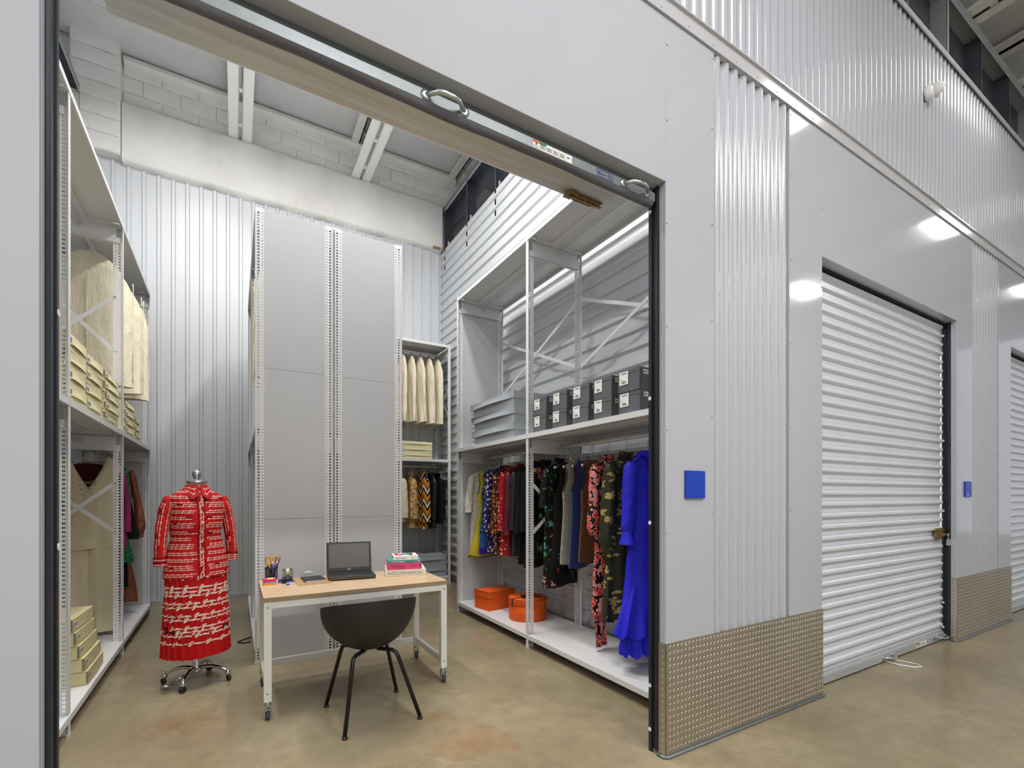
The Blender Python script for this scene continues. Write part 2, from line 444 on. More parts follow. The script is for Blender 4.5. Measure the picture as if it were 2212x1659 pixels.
t1 = obj('trim_1', MB().ext(tb, 'x', -6, 24), 'trim', kind='structure')
sc = MB()
def screw(m, x, y, z, r=.005): 
    k = len(m.v); m.lathe([(r, 0), (r, .003), (r * .4, .005)], (0, 0, 0), 6, 'z'); m.xf(Matrix.Translation((x, y, z)) @ Matrix.Rotation(PI / 2, 4, 'X'), k)
for i in range(95): screw(sc, -1 + .21 * i, FY - .006, 3.975); screw(sc, -.9 + .21 * i, FY - .012, 4.041)
for k in range(5):
    for z in (1.2, 1.75, 2.3, 2.85, 3.4, 3.8):
        for x in (1.985, 2.355, 3.15, 3.53): screw(sc, x + P * k, FY, z + (.1 if x in (2.355, 3.15) else 0))
obj('screw_heads', sc, 'steel', wf, kind='stuff')
obj('trim_2', MB().ext([(FY - .02, 5.44), (FY - .02, 5.49), (FY + .03, 5.49), (FY + .03, 5.485), (FY - .012, 5.485), (FY - .012, 5.44)], 'x', -6, 24), 'trim', kind='structure')
# open studs and slotted tracks above the facade
tr = MB().box(-6, 24, 1.80, 1.95, 6.22, 6.27).box(-6, 24, 1.797, 1.80, 6.16, 6.27).box(-6, 24, 1.95, 1.953, 6.16, 6.27)
for i in range(420): tr.box(1.5 + i * .045, 1.52 + i * .045, 1.793, 1.798, 6.185, 6.255)
obj('slotted_track', tr, 'galv', wf)
obj('header_channel', MB().box(-6, 24, 1.93, 1.945, 5.95, 6.22), 'stud', wf)
for i in range(24):
    x = -.3 + i * .88
    obj('wall_stud', MB().box(x, x + .003, 1.80, 1.95, 5.3, 6.22).box(x, x + .042, 1.80, 1.803, 5.3, 6.22).box(x, x + .042, 1.947, 1.95, 5.3, 6.22), 'galv' if i % 3 == 1 else 'stud', wf)
obj('stud_backing', MB().box(-6, 24, 1.955, 1.965, 5.46, 6.18), 'stud', wf)
# door jambs, soffits
def jambs(o, first=False):
    a, b = (-.445 if o else -.46) + o, 1.976 + o
    obj('jamb', MB().box(a - .02, a, FY + .0201, 1.805, 0, zh), 'panel', wf, bevel=.002)
    obj('jamb', MB().box(b, b + .02, FY + .0201, 1.805, 0, zh), 'panel', wf, bevel=.002)
    obj('soffit', MB().box(a, b, FY + .0201, 1.84, zh, zh + .015), 'panel', wf, bevel=.002)
for k in range(0, 4): jambs(P * k)
# tread plate kick panels
def tread(o):
    x0, x1, z1 = 1.974 + o, 3.541 + o, .61
    pl = obj('kick_plate', MB().box(x0 - .005, x1, FY - .006, FY - .001, .012, z1).box(x0 - .006, x0 - .001, FY - .006, 1.803, .012, z1), 'tread', wf)
    m = MB(); dx, dz = .0305, .0262
    ang = math.radians(52)
    def loz(cx, cz, s, side):
        L, W_, H = .0115, .0026, .0014
        c, sn = math.cos(ang), math.sin(ang) * s
        q = [(-L, 0, 0), (0, -W_, 0), (L, 0, 0), (0, W_, 0), (-L * .55, 0, H), (L * .55, 0, H)]
        vs = []
        for a, b, h in q:
            u, v = a * c - b * sn, a * sn + b * c
            vs.append((cx + u, FY - .006 - h, cz + v) if not side else (x0 - .006 - h, cx - u, cz + v))
        m.add(vs, [(0, 1, 4), (1, 5, 4), (1, 2, 5), (2, 3, 5), (3, 4, 5), (3, 0, 4)])
    r = 0; z = .025
    while z < z1 - .012:
        c = 0; x = x0 + .012 + (dx / 2 if r % 2 else 0)
        while x < x1 - .01:
            loz(x, z, 1 if r % 2 else -1, False); x += dx
        y = FY + .012 + (dx / 2 if r % 2 else 0)
        while y < 1.795: loz(y, z, 1 if r % 2 else -1, True); y += dx
        z += dz / 2 + .004; r += 1
    obj('tread_bars', m, 'tread', pl, kind='stuff')
    s2 = MB()
    for x in (2.13, 3.05): 
        for z in (.08, .58): screw(s2, x + o, FY - .006, z, .006)
    obj('screw_heads', s2, 'steel', pl, kind='stuff')
    obj('base_bead', MB().tube([(x1, FY - .012, .008), (x0 + .01, FY - .012, .008), (x0 - .01, FY + .004, .008), (x0 - .012, 1.803, .008)], .009, 8), 'galv_bar', wf)
tread(0); tread(P)
# far side of the corridor
wo = struct('wall_opposite', (0, -3.6, 0))
obj('flat_panel', MB().box(-9, 24, -3.62, -3.6, 0, 7.0), 'white', wo)

# ---- roll-up doors
def handle(m, x, y, z, mi=0, s=1):
    for e in (-1, 1):
        k = len(m.v); m.lathe([(.021, 0), (.021, .004), (.012, .007), (.008, .007)], (0, 0, 0), 12, 'z', mi)
        m.xf(Matrix.Translation((x + e * .085 * s, y, z)) @ Matrix.Rotation(PI / 2, 4, 'X'), k)
    m.tube([(x - .085, y - .004, z), (x - .066, y - .018, z), (x - .045, y - .040, z), (x - .02, y - .047, z), (x + .02, y - .047, z), (x + .045, y - .040, z), (x + .066, y - .018, z), (x + .085, y - .004, z)], [.007, .009, .010, .010, .010, .010, .009, .007], 8, mi)
    return m
def door_labels(parent, x, y, z0, z1, s=1):
    h = z1 - z0
    m = MB().box(x, x + .222, y - .0012, y, z0, z1, 0)
    m.box(x, x + .037, y - .0018, y - .0012, z1 - h * .28, z1, 1).box(x + .037, x + .074, y - .0018, y - .0012, z1 - h * .28, z1, 2)
    for i in range(6):
        if i: m.box(x + .037 * i - .0006, x + .037 * i + .0002, y - .0016, y - .0012, z0, z1, 3)
        if 0 < i < 5:
            for r in range(8): m.box(x + .037 * i + .003, x + .037 * i + .033 - RN.uniform(0, .008), y - .0015, y - .0012, z1 - h * (.33 + .07 * r), z1 - h * (.33 + .07 * r) + .0011, 3)
    for r in range(3): m.box(x + .003, x + .032, y - .0015, y - .0012, z0 + h * (.08 + .1 * r), z0 + h * (.08 + .1 * r) + .0012, 3)
    # warning pictogram: a small figure
    m.bar((x + .013, y - .0014, z0 + h * .42), (x + .019, y - .0014, z0 + h * .58), .003, .0006, (0, 1, 0), 4)
    m.bar((x + .023, y - .0014, z0 + h * .40), (x + .018, y - .0014, z0 + h * .55), .003, .0006, (0, 1, 0), 4)
    m.bar((x + .012, y - .0014, z0 + h * .66), (x + .024, y - .0014, z0 + h * .62), .003, .0006, (0, 1, 0), 4)
    m.lathe([(.0001, -.0018), (.0035, -.0016), (.0035, -.0012)], (0, 0, 0), 8, 'z', 4)
    k = len(m.v) - 24; m.xf(Matrix.Translation((x + .018, y, z0 + h * .68)) @ Matrix.Rotation(-PI / 2, 4, 'X'), k)
    m.lathe([(.0001, -.0018), (.006, -.0016), (.006, -.0012)], (0, 0, 0), 8, 'z', 4)
    k = len(m.v) - 24; m.xf(Matrix.Translation((x + .199, y, z0 + h * .55)) @ Matrix.Rotation(-PI / 2, 4, 'X') @ Matrix.Scale(.6, 4, (0, 1, 0)), k)
    m.box(x + .190, x + .213, y - .0016, y - .0012, z0 + h * .52, z0 + h * .57, 4)
    obj('warning_label', m, ('label', plain('warning_orange', rgb(222, 96, 40), .6, 0, .3, 0), plain('safety_green', rgb(24, 128, 70), .6, 0, .3, 0), 'ink', 'black'), parent)
    x += .378; m = MB()
    for a, b, c, d in ((0, .104, z0, z0 + .0022), (0, .104, z1 - .0022, z1), (0, .002, z0, z1), (.102, .104, z0, z1)): m.box(x + a, x + b, y - .0012, y, c, d)
    for sgn in (1, -1): m.bar((x + .008, y - .0008, z0 + h * (.5 - .22 * sgn)), (x + .022, y - .0008, z0 + h * (.5 + .22 * sgn)), .005, .0008, (0, 1, 0))
    text_mb('Janus', .016, m, Matrix.Translation((x + .024, y - .0008, z0 + h * .36)), 0)
    for r in range(4): m.box(x + .068, x + .096 - .006 * (r % 2), y - .001, y, z0 + h * (.25 + .14 * r), z0 + h * (.25 + .14 * r) + .0012)
    obj('maker_label', m, 'ink_blue', parent)
def guide(parent, x, sgn, z1):
    m = MB().box(x - sgn * .004, x + sgn * .001, 1.806, 1.866, 0.02, z1).box(x, x + sgn * .012, 1.806, 1.822, .02, z1).box(x, x + sgn * .014, 1.846, 1.866, .0, z1)
    m.box(x, x + sgn * .006, 1.830, 1.835, .03, z1)
    for z in (.12, .36, 1.25, 1.93, 2.95): 
        k = len(m.v); m.lathe([(.011, 0), (.011, .002)], (0, 0, 0), 10, 'x', 1); m.xf(Matrix.Translation((x + sgn * .0145 if sgn > 0 else x - .0165, 1.856, z)), k)
    obj('guide_track', m, ('track', 'white'), parent)

# door 1: rolled up above the opening
d1 = struct('door_1', (.76, 1.86, 0))
guide(d1, 1.975, -1, 3.2); guide(d1, -.459, 1, 3.2)
Yc, Zc, Rr = 2.13, 3.345, .205
rp = []
nr = 192
for i in range(nr):
    a = 2 * PI * i / nr; r = Rr + .0075 * max(-1, min(1, 1.8 * math.cos(a * 12)))
    rp.append((Yc + r * math.cos(a), Zc + r * math.sin(a)))
obj('curtain_roll', MB().ext(rp, 'x', -.40, 1.93, True, 0, True), 'curtain_in', d1)
obj('curtain_drop', MB().ext([(1.870, 2.99), (1.895, 3.20), (1.925, 3.34), (1.933, 3.34), (1.903, 3.20), (1.878, 2.99)], 'x', -.42, 1.95), 'curtain_in', d1)
obj('bottom_bar', MB().ext([(1.815, 2.986), (1.815, 3.029), (1.828, 3.046), (1.845, 3.10), (1.851, 3.10), (1.834, 3.040), (1.862, 3.040), (1.862, 2.986)], 'x', -.44, 1.956), 'galv_bar', d1, bevel=.001)
sl = MB().grid(lambda u, v: (-.43 + 2.38 * u, 1.816 + .048 * v + .002 * math.sin(u * 40) * v, 2.986 - (.020 + .005 * math.sin(u * 14 + 1)) * math.sin(PI * v) ** .6), 60, 8)
obj('bottom_seal', sl, 'seal', d1)
for x in (.745, 1.81): obj('pull_handle', handle(MB(), x, 1.815, 3.008), 'steel', d1)
door_labels(d1, 1.172, 1.815, 2.989, 3.025)
lt = MB().box(0, .24, -.002, 0, -.035, .035).box(0, .05, -.012, -.002, -.045, .045).box(.03, .225, -.014, -.002, -.022, .030)
lt.box(.015, .245, -.020, -.013, -.008, .012).box(.135, .15, -.0155, -.013, .014, .026, 1).box(.17, .185, -.0155, -.013, .014, .026, 1)
lt.box(.05, .19, -.016, -.013, -.030, -.016, 1)
a_ = math.radians(-100)
lt.xf(Matrix.Translation((1.64, Yc + (Rr + .012) * math.cos(math.radians(-78)), Zc + (Rr + .012) * math.sin(math.radians(-78)))) @ Matrix.Rotation(math.radians(102), 4, 'X'))
obj('slide_latch', lt, ('brass', 'black'), d1, bevel=.002)

# closed doors: every interlocked slat is its own piece
pit = .0847
sp = [(1.872, 0), (1.872, .041), (1.852, .050), (1.849, .054), (1.849, .073), (1.853, .077), (1.872, .0835)]
sp = sp + [(a + .004, b) for a, b in sp[::-1]]
def closed_door(name, o, n_lab=True):
    d = struct(name, (4.75 + o, 1.86, 0))
    sm = MB().ext(sp, 'x', -1.18, 1.165).mesh('slat', 'curtain', .0015, 1)
    for i in range(36):
        q = bpy.data.objects.new('slat', sm); C.objects.link(q); q.parent = d; q.location = (0, -1.86, .085 + pit * i)
    bb = [(1.846, .012), (1.846, .066), (1.850, .078), (1.862, .082), (1.862, .092), (1.880, .092), (1.880, .012)]
    obj('bottom_bar', MB().ext(bb, 'x', 3.56 + o, 5.935 + o), 'galv', d)
    obj('bottom_seal', MB().box(3.56 + o, 5.935 + o, 1.85, 1.88, 0.0, .014), 'rubber', d)
    for x in (4.76, 5.87): obj('pull_handle', handle(MB(), x + o, 1.846, .042), 'steel', d)
    door_labels(d, 5.30 + o, 1.846, .022, .060)
    guide(d, 3.545 + o, 1, 3.12); guide(d, 5.957 + o, -1, 3.12)
    l = MB().box(5.72 + o, 5.93 + o, 1.842, 1.850, .975, 1.085).box(5.68 + o, 5.86 + o, 1.830, 1.842, 1.0, 1.05).box(5.76 + o, 5.955 + o, 1.822, 1.832, 1.012, 1.036).box(5.75 + o, 5.91 + o, 1.834, 1.843, 1.055, 1.08)
    obj('slide_latch', l, 'brass', d, bevel=.003)
    if n_lab:
        rope = [(4.70 + o, 1.842, .012), (4.71 + o, 1.76, .006), (4.75 + o, 1.67, .006), (4.81 + o, 1.64, .006), (4.855 + o, 1.68, .006), (4.84 + o, 1.77, .006), (4.80 + o, 1.842, .012)]
        obj('pull_cord', MB().tube(rope, .006, 6), 'white', d)
    obj('top_seal', MB().box(3.56 + o, 5.94 + o, 1.838, 1.90, 3.055, 3.12), 'rubber', d)
    return d
closed_door('door_2', 0); closed_door('door_3', P, False)
# ============================================================ shelving
def strip(mb, O, U, V, N, W, n, pitch, cols, th=.002, v0=.03):
    """perforated steel strip: O corner, U across (width W), V along, N normal; cols = (u0, u1, hole height)"""
    O, U, V, N = Vector(O), Vector(U), Vector(V), Vector(N)
    def pbox(u0, u1, a, b):
        vs = [O + U * u + V * v + N * h for u in (u0, u1) for v in (a, b) for h in (0, th)]
        mb.add(vs, [(0, 1, 3, 2), (4, 6, 7, 5), (0, 4, 5, 1), (2, 3, 7, 6), (0, 2, 6, 4), (1, 5, 7, 3)])
    L = n * pitch + 2 * v0; e = 0
    for u0, u1, h in cols:
        pbox(e, u0, 0, L); e = u1
        pbox(u0, u1, 0, v0 - h / 2 + pitch / 2); 
        for i in range(n - 1): pbox(u0, u1, v0 + pitch * (i + .5) + h / 2, v0 + pitch * (i + 1.5) - h / 2)
        pbox(u0, u1, v0 + pitch * (n - .5) + h / 2, L)
    pbox(e, W, 0, L)
PH = 3.79
_n = int((PH - .04) / .0254)
pb = MB()
strip(pb, (-.0215, 0, 0), (1, 0, 0), (0, 0, 1), (0, 1, 0), .043, _n, .0254, ((.0065, .0100, .007), (.033, .0365, .007)))
strip(pb, (-.001, .002, 0), (0, 1, 0), (0, 0, 1), (1, 0, 0), .068, _n, .0254, ((.015, .031, .0145), (.0475, .0555, .008)))
pb.box(-.023, .023, -.001, .01, 0, .012)
POST = pb.mesh('post', 'shelf')
def bolt(mb, p, ax, r=.008, mi=0):
    k = len(mb.v); mb.lathe([(r, 0), (r, .003), (r * .5, .006)], (0, 0, 0), 8, 'z', mi)
    R_ = {'x': Matrix.Rotation(PI / 2, 4, 'Y'), '-x': Matrix.Rotation(-PI / 2, 4, 'Y'), '-y': Matrix.Rotation(PI / 2, 4, 'X'), 'y': Matrix.Rotation(-PI / 2, 4, 'X')}[ax]
    mb.xf(Matrix.Translation(p) @ R_, k)
SZ = (.12, 1.965, 3.785)
def rack(name, label, T, us, D, rods=(), panels=(), braces=(), back_braces=(), shelves=SZ, loc=(0, 0, 0), rot=(0, PI), zs_skip=()):
    """T(u, w, z) -> world; us: post stations along the run; w: 0 front .. D back; rot: post angles front/back"""
    r = thing(name, label, 'shelving', loc)
    def bx(mb, u0, u1, w0, w1, z0, z1, mi=0):
        a = T(u0, w0, z0); b = T(u1, w1, z1)
        return mb.box(min(a[0], b[0]), max(a[0], b[0]), min(a[1], b[1]), max(a[1], b[1]), z0, z1, mi)
    for u in us:
        for w, a in ((0, rot[0]), (D, rot[1])):
            p = T(u, w, 0); o = inst(bpy.data.objects.new('post', POST), (p[0] - loc[0], p[1] - loc[1], 0), r, a, 'post')
    for u0, u1 in zip(us[:-1], us[1:]):
        u0, u1 = min(u0, u1), max(u0, u1)
        for z in shelves:
            m = MB(); g = .003
            bx(m, u0 + g, u1 - g, -.004, D + .004, z - .003, z)
            bx(m, u0 + g, u1 - g, -.004, -.001, z - .042, z - .003); bx(m, u0 + g, u1 - g, -.001, .012, z - .042, z - .039)
            bx(m, u0 + g, u1 - g, D + .001, D + .004, z - .042, z - .003); bx(m, u0 + g, u1 - g, D - .012, D + .001, z - .042, z - .039)
            bx(m, u0 + g + .025, u1 - g - .025, D * .4, D * .4 + .10, z - .022, z - .003)
            bx(m, u0 + g + .022, u0 + g + .025, .07, D - .07, z - .04, z - .003); bx(m, u1 - g - .025, u1 - g - .022, .07, D - .07, z - .04, z - .003)
            obj('shelf', m, 'shelf', r, bevel=.0012, seg=1)
    for i, u in enumerate(us):
        for z in shelves[1:]:
            m = MB()
            for s_ in ((1,) if i == 0 else (-1,) if i == len(us) - 1 else (1, -1)):
                sg = s_ if us[-1] > us[0] else -s_
                bx(m, u + sg * .004, u + sg * .007, .02, D - .02, z - .175, z - .045)
                bx(m, u + sg * .007, u + sg * .022, .06, D - .06, z - .175, z - .172); bx(m, u + sg * .007, u + sg * .018, .09, D - .09, z - .062, z - .058)
                for w in (.014, D - .014 - .03):
                    st = MB(); bx(st, u + sg * .0075, u + sg * .0095, w, w + .03, z - .125, z - .045)
                    bx(st, u + sg * .0095, u + sg * .014, w + .006, w + .024, z - .110, z - .062)
                    obj('clip_bracket', st, 'steel', r)
            obj('side_beam', m, 'shelf', r)
    for u, z0, z1 in braces:
        m2 = MB()
        for k_, (a, b) in enumerate(((z0, z1), (z1, z0))):
            m = MB()
            p = Vector(T(u + .004 + .004 * k_, .055, a)); q = Vector(T(u + .004 + .004 * k_, D - .055, b))
            n_ = Vector(T(1, 0, 0)) - Vector(T(0, 0, 0)); m.bar(p, q, .003, .032, (0, 0, 1)) if abs(n_.y) > .5 else m.bar(p, q, .003, .032, (0, 0, 1))
            for e in (p, q): bolt(m2, (e.x, e.y - .006, e.z) if abs(n_.y) > .5 else (e.x - .006, e.y, e.z), '-y' if abs(n_.y) > .5 else '-x')
            b_ = obj('cross_brace', m, 'shelf', r)
        obj('bolt_heads', m2, 'steel', b_, kind='stuff')
    for u0, u1, z0, z1 in back_braces:
        for k_, (a, b) in enumerate(((z0, z1), (z1, z0))):
            m = MB(); m.bar(T(u0, D - .004 - .004 * k_, a), T(u1, D - .004 - .004 * k_, b), .003, .032, (0, 0, 1))
            obj('cross_brace', m, 'shelf', r)
    for u0, u1, w, z, rr in rods:
        obj('hanging_rail', MB().tube([T(u0, w, z), T((u0 + u1) / 2, w, z), T(u1, w, z)], rr, 12), 'shelf', r)
    for u, w0, w1, zc in panels:
        for z0, z1 in zip(zc[:-1], zc[1:]):
            m = MB(); bx(m, u - .006, u + .003, w0, w1, z0 + .0015, z1 - .0015); obj('side_panel', m, 'panelgrey', r, bevel=.001, seg=1)
    return r
# right hand row: stations along Y, front faces -X
TR = lambda u, w, z: (2.32 + w, u, z)
rack('shelving_unit', 'white shelving row along the right wall with orange boxes and hanging dresses', TR, (5.27, 3.69, 2.06), .62,
     rods=((5.25, 3.71, .34, 1.850, .015), (3.67, 2.08, .34, 1.850, .015), (5.25, 3.71, .34, 3.70, .013), (3.67, 2.08, .34, 3.70, .013)),
     panels=((5.28, .004, .616, (.02, 1.20, 2.465, 3.78)),), braces=((3.69, 1.51, 1.04),),
     back_braces=((5.26, 3.70, 3.33, 2.66), (3.68, 2.07, 3.33, 2.66)), loc=(2.32, 2.06, 0), rot=(-PI / 2, PI / 2))
# left hand row: front faces +X
TL = lambda u, w, z: (-.865 - w, u, z)
_left = rack('shelving_unit', 'white shelving row along the left wall with cream boxes and garment bags', TL, (2.03, 3.69, 5.33, 6.98), .60,
     rods=((2.05, 3.67, .29, 1.865, .015), (3.71, 5.31, .29, 1.865, .015), (5.35, 6.96, .29, 1.865, .015), (3.71, 5.31, .29, 3.70, .013), (5.35, 6.96, .29, 3.70, .013)),
     panels=((6.99, .004, .59, (.02, 1.20, 2.465, 3.78)),), braces=((2.03, 3.14, 2.66), (2.03, 1.51, 1.08), (3.69, 3.14, 2.66), (3.69, 1.51, 1.08), (5.33, 3.14, 2.66), (5.33, 1.51, 1.08)),
     loc=(-.865, 2.03, 0), rot=(PI / 2, -PI / 2))
_left.location.x = -.819; _left.rotation_euler = (0, 0, .0097)       # the row stands a touch askew
# centre block: two units back to back, closed end panels towards the door
TC = lambda u, w, z: (.142 + w, u, z)
rack('shelving_unit', 'left of the two tall grey panelled shelving ends behind the desk', TC, (4.46, 5.67, 6.88), .613,
     rods=((4.5, 5.65, .3, 3.70, .013), (5.69, 6.86, .3, 3.70, .013)), panels=((4.462, .069, .544, (.02, 1.20, 2.465, 3.785)), (6.875, .01, .59, (.02, 3.78))), loc=(.142, 4.46, 0), rot=(-PI / 2, PI / 2))
TC2 = lambda u, w, z: (1.378 - w, u, z)
rack('shelving_unit', 'right of the two tall grey panelled shelving ends behind the desk', TC2, (4.46, 5.67, 6.88), .613,
     panels=((4.462, .069, .544, (.02, 1.20, 2.465, 3.785)), (6.875, .01, .59, (.02, 3.78))), loc=(1.378, 4.46, 0), rot=(PI / 2, -PI / 2))
# against the back wall, front faces -Y
TB = lambda u, w, z: (u, 7.0 + w, z)
rack('shelving_unit', 'white shelving unit against the back wall in the far right corner with fur coats', TB, (1.46, 2.94), .57,
     rods=((1.48, 2.92, .28, 1.86, .015), (1.48, 2.92, .28, 3.675, .015)), braces=((2.94, 3.14, 2.66), (2.94, 1.51, 1.08)), loc=(1.46, 7.0, 0), rot=(0, PI))

# ============================================================ boxes
def sticker(mb, T, u0, u1, z0, z1, mi=2, bars=True):
    """paper label with printed bar code on a face; T(u, z, h) -> point h proud of the face"""
    def q(a0, a1, b0, b1, h, m): mb.add([T(a0, b0, h), T(a1, b0, h), T(a1, b1, h), T(a0, b1, h)], [(0, 1, 2, 3)], m)
    q(u0, u1, z0, z1, .0008, mi)
    if bars:
        W, H_ = u1 - u0, z1 - z0; x = u0 + W * .35
        while x < u1 - W * .08:
            d = W * RN.uniform(.02, .05); q(x, x + d, z0 + H_ * .2, z1 - H_ * .2, .0012, mi + 1); x += d + W * RN.uniform(.03, .06)
        q(u0 + W * .08, u0 + W * .22, z0 + H_ * .3, z1 - H_ * .3, .0012, mi + 1)
def stitched(mb, x, y, z0, z1, sx, sy, mi=1):
    """metal edge strip with saw teeth on a vertical corner at (x, y)"""
    n = max(3, int((z1 - z0) / .010)); h = (z1 - z0) / n
    for i in range(n):
        a = z0 + h * i
        mb.add([(x + sx * .0008, y + sy * .0, a), (x + sx * .0008, y, a + h), (x + sx * .0008, y - sy * .014, a + h * .5)], [(0, 1, 2)], mi)
        mb.add([(x, y + sy * .0008, a), (x, y + sy * .0008, a + h), (x - sx * .014, y + sy * .0008, a + h * .5)], [(0, 1, 2)], mi)
def bowed_box(name, label, cat, loc, rz, wx, wy, h, lid, mats, face='x', bow=.014, group=None, stitch=True, lab=True, labz=None):
    """shallow lidded carton: local origin at its base centre; the display face is +x, -x or -y; the lid's lower edge bows out on that face"""
    t = thing(name, label, cat, loc, rz, group)
    a, b = wx / 2, wy / 2; g = .0035
    m = MB().box(-a + g, a - g, -b + g, b - g, 0, h - .003)
    obj('base', m, mats[0], t, False)
    L = MB(); L.box(-a, a, -b, b, h - .0035, h)
    sides = {'x': (a, 0), '-x': (-a, 0), 'y': (0, b), '-y': (0, -b)}
    for sd in sides:
        bw = bow if sd == face else .002
        def P3(u, v, o=0, sd=sd, bw=bw):
            k = bw * math.sin(PI * u) * v ** 1.5; d = o + k; z = h - (lid) * v + (bw * .35 * math.sin(PI * u) * v if sd == face else 0)
            if sd == 'x': return (a + d, -b + wy * u, z)
            if sd == '-x': return (-a - d, -b + wy * u, z)
            if sd == 'y': return (-a + wx * u, b + d, z)
            return (-a + wx * u, -b - d, z)
        n = 8 if sd == face else 2
        L.grid(lambda u, v: P3(u, v), n, 3, sm=False); L.grid(lambda u, v: P3(u, v, -.003), n, 3, sm=False)
        L.add([P3(i / n, 1, o_) for i in range(n + 1) for o_ in (0, -.003)], [(2 * i, 2 * i + 2, 2 * i + 3, 2 * i + 1) for i in range(n)])
    if stitch:
        for sx in (-1, 1):
            for sy in (-1, 1): stitched(L, sx * a, sy * b, h - lid + .003, h - .002, sx, sy)
    lo = obj('lid', L, (mats[1], 'stitch'), t, False)
    if lab:
        s_ = MB(); z0, z1 = labz or (h * .35, h * .85)
        if face == 'x': F = lambda u, z, hh: (a + .004 + hh, -b + .012 + u, z)
        elif face == '-x': F = lambda u, z, hh: (-a - .002 - hh, b - .012 - u, z)
        else: F = lambda u, z, hh: (-a + .012 + u, -b - .004 - hh, z)
        sticker(s_, F, .012, .012 + .065, z0, z1, 0); obj('label', s_, ('label', 'ink'), t, False)
    return t
ordn = ('lowest', 'second', 'third', 'fourth', 'fifth')
def nth(i, n): return 'topmost' if i == n - 1 else ('lowest' if i == 0 else ordn[i] + ' from below')
cols = (('nearest the jamb', 3.12, .50, .100, 4, .36), ('behind the near post', 3.955, .44, .103, 4, .38), ('second behind near post', 4.42, .46, .100, 4, .38),
        ('before the middle post', 5.00, .50, .081, 5, .38), ('beyond the middle post', 5.82, .46, .078, 4, .38), ('farthest back', 6.25, .28, .077, 3, .34))
for nm, yc, ly, h, n, dx in cols:
    for i in range(n):
        bowed_box('archive_box', f'cream box on left middle shelf, {nth(i, n)} in stack {nm}', 'box', (-.880 + .0097 * (6.2 - yc) - dx / 2 + RN.uniform(-.008, .006), yc + RN.uniform(-.006, .006), 1.966 + h * i), RN.uniform(-.02, .02),
                  dx, ly, h - .001, h * .62, ('cream', 'cream'), 'x', .009, 'cream boxes on the left middle shelf')
for i in range(5):
    bowed_box('archive_box', f'olive cream flat box on the left bottom shelf, {nth(i, 5)} of five', 'box', (-1.065 - .014 * i + RN.uniform(-.005, .005), 4.44 - .012 * i, .1215 + .0915 * i), .02 - .012 * i, .40, .48, .0905, .084, ('olive', 'olive'), 'x', .004,
              'olive cream boxes on the left bottom shelf', labz=(.035, .075))
for i in range(3):
    bowed_box('archive_box', f'cream lidded box on back unit middle shelf, {("lowest", "middle", "topmost")[i]} of three', 'box', (2.40, 7.22, 1.966 + .088 * i), 0, .52, .40, .087, .045, ('cream', 'cream'), '-y', .01, 'cream boxes on the back unit', False)
for i in range(2):
    bowed_box('garment_box', f'large grey lidded box on the bottom shelf of the back unit, {("lower", "upper")[i]} one', 'box', (2.60, 7.27, .121 + .172 * i), RN.uniform(-.02, .02), .62, .46, .171, .085, ('greyboard', 'greyboard'), '-y', .016, 'grey boxes under the fur coats', False, False)
for i in range(3):
    bowed_box('garment_box', f'wide pale grey lidded box on the right middle shelf, {("lowest", "middle", "topmost")[i]} of three', 'box', (2.345 + .285 + .006 * (i % 2), 4.46 - .012 * (1 - i), 1.966 + .155 * i), .01 * (i - 1), .57, .97, .154, .072, ('greyboard', 'greyboard'), '-x', .022,
              'wide grey boxes on the right middle shelf', False, True, (.005, .078))
bowed_box('garment_box', 'grey box on the lowest shelf at the left side of the grey panelled block', 'box', (.47, 4.86, .121), 0, .5, .6, .16, .08, ('greyboard', 'greyboard'), '-x', .01, None, False, False)

def archive(label, loc, rz=0):
    wx, wy, h = .39, .205, .150
    t = thing('archive_box', label, 'box', loc, rz, 'charcoal boxes on the right middle shelf')
    a, b = wx / 2, wy / 2
    m = MB().box(-a, a, -b, b, 0, h - .028)
    obj('base', m, 'darkboard', t, False, bevel=.0015, seg=1)
    m = MB().box(-a - .001, a + .001, -b - .001, b + .001, h - .026, h)
    for sx in (-1, 1):
        for sy in (-1, 1): stitched(m, sx * (a + .0012), sy * (b + .0012), .004, h - .004, sx, sy)
    obj('lid', m, ('darkboard', 'stitch'), t, False)
    s_ = MB(); F = lambda u, z, hh: (-a - .002 - hh, b - u, z)
    sticker(s_, F, .012, .098, .052, .143, 0, False)
    def q(a0, a1, b0, b1, mi): s_.add([F(a0, b0, .0014), F(a1, b0, .0014), F(a1, b1, .0014), F(a0, b1, .0014)], [(0, 1, 2, 3)], mi)
    x = .034
    while x < .075: d = RN.uniform(.0012, .003); q(x, x + d, .062, .074, 1); x += d + .0016
    q(.036, .066, .078, .081, 1); q(.025, .028, .086, .100, 2); q(.028, .033, .092, .095, 2)
    text_mb('ouovo', .021, s_, Matrix.Translation((-a - .0035, b - .031, .124)) @ Matrix.Rotation(-PI / 2, 4, 'Z'), 2)
    obj('label', s_, ('label', 'ink', 'ink_blue'), t, False)
    s_ = MB(); F = lambda u, z, hh: (-a + .03 + u, -b - .0015 - hh, z); sticker(s_, F, 0, .10, .105, .135, 0); obj('label', s_, ('label', 'ink'), t, False)
    return t
spots = ('farthest, beside the wide grey boxes', 'second from the wide grey boxes', 'middle of the five', 'fourth from the wide grey boxes', 'nearest the door track')
for c, y in enumerate((3.515, 3.215, 2.945, 2.682, 2.412)):
    for r in range(2):
        archive(f'charcoal box with white label, {("lower", "upper")[r]} row, {spots[c]}', (2.345 + .195 + RN.uniform(-.004, .004), y, 1.966 + .1515 * r), RN.uniform(-.03, .03))

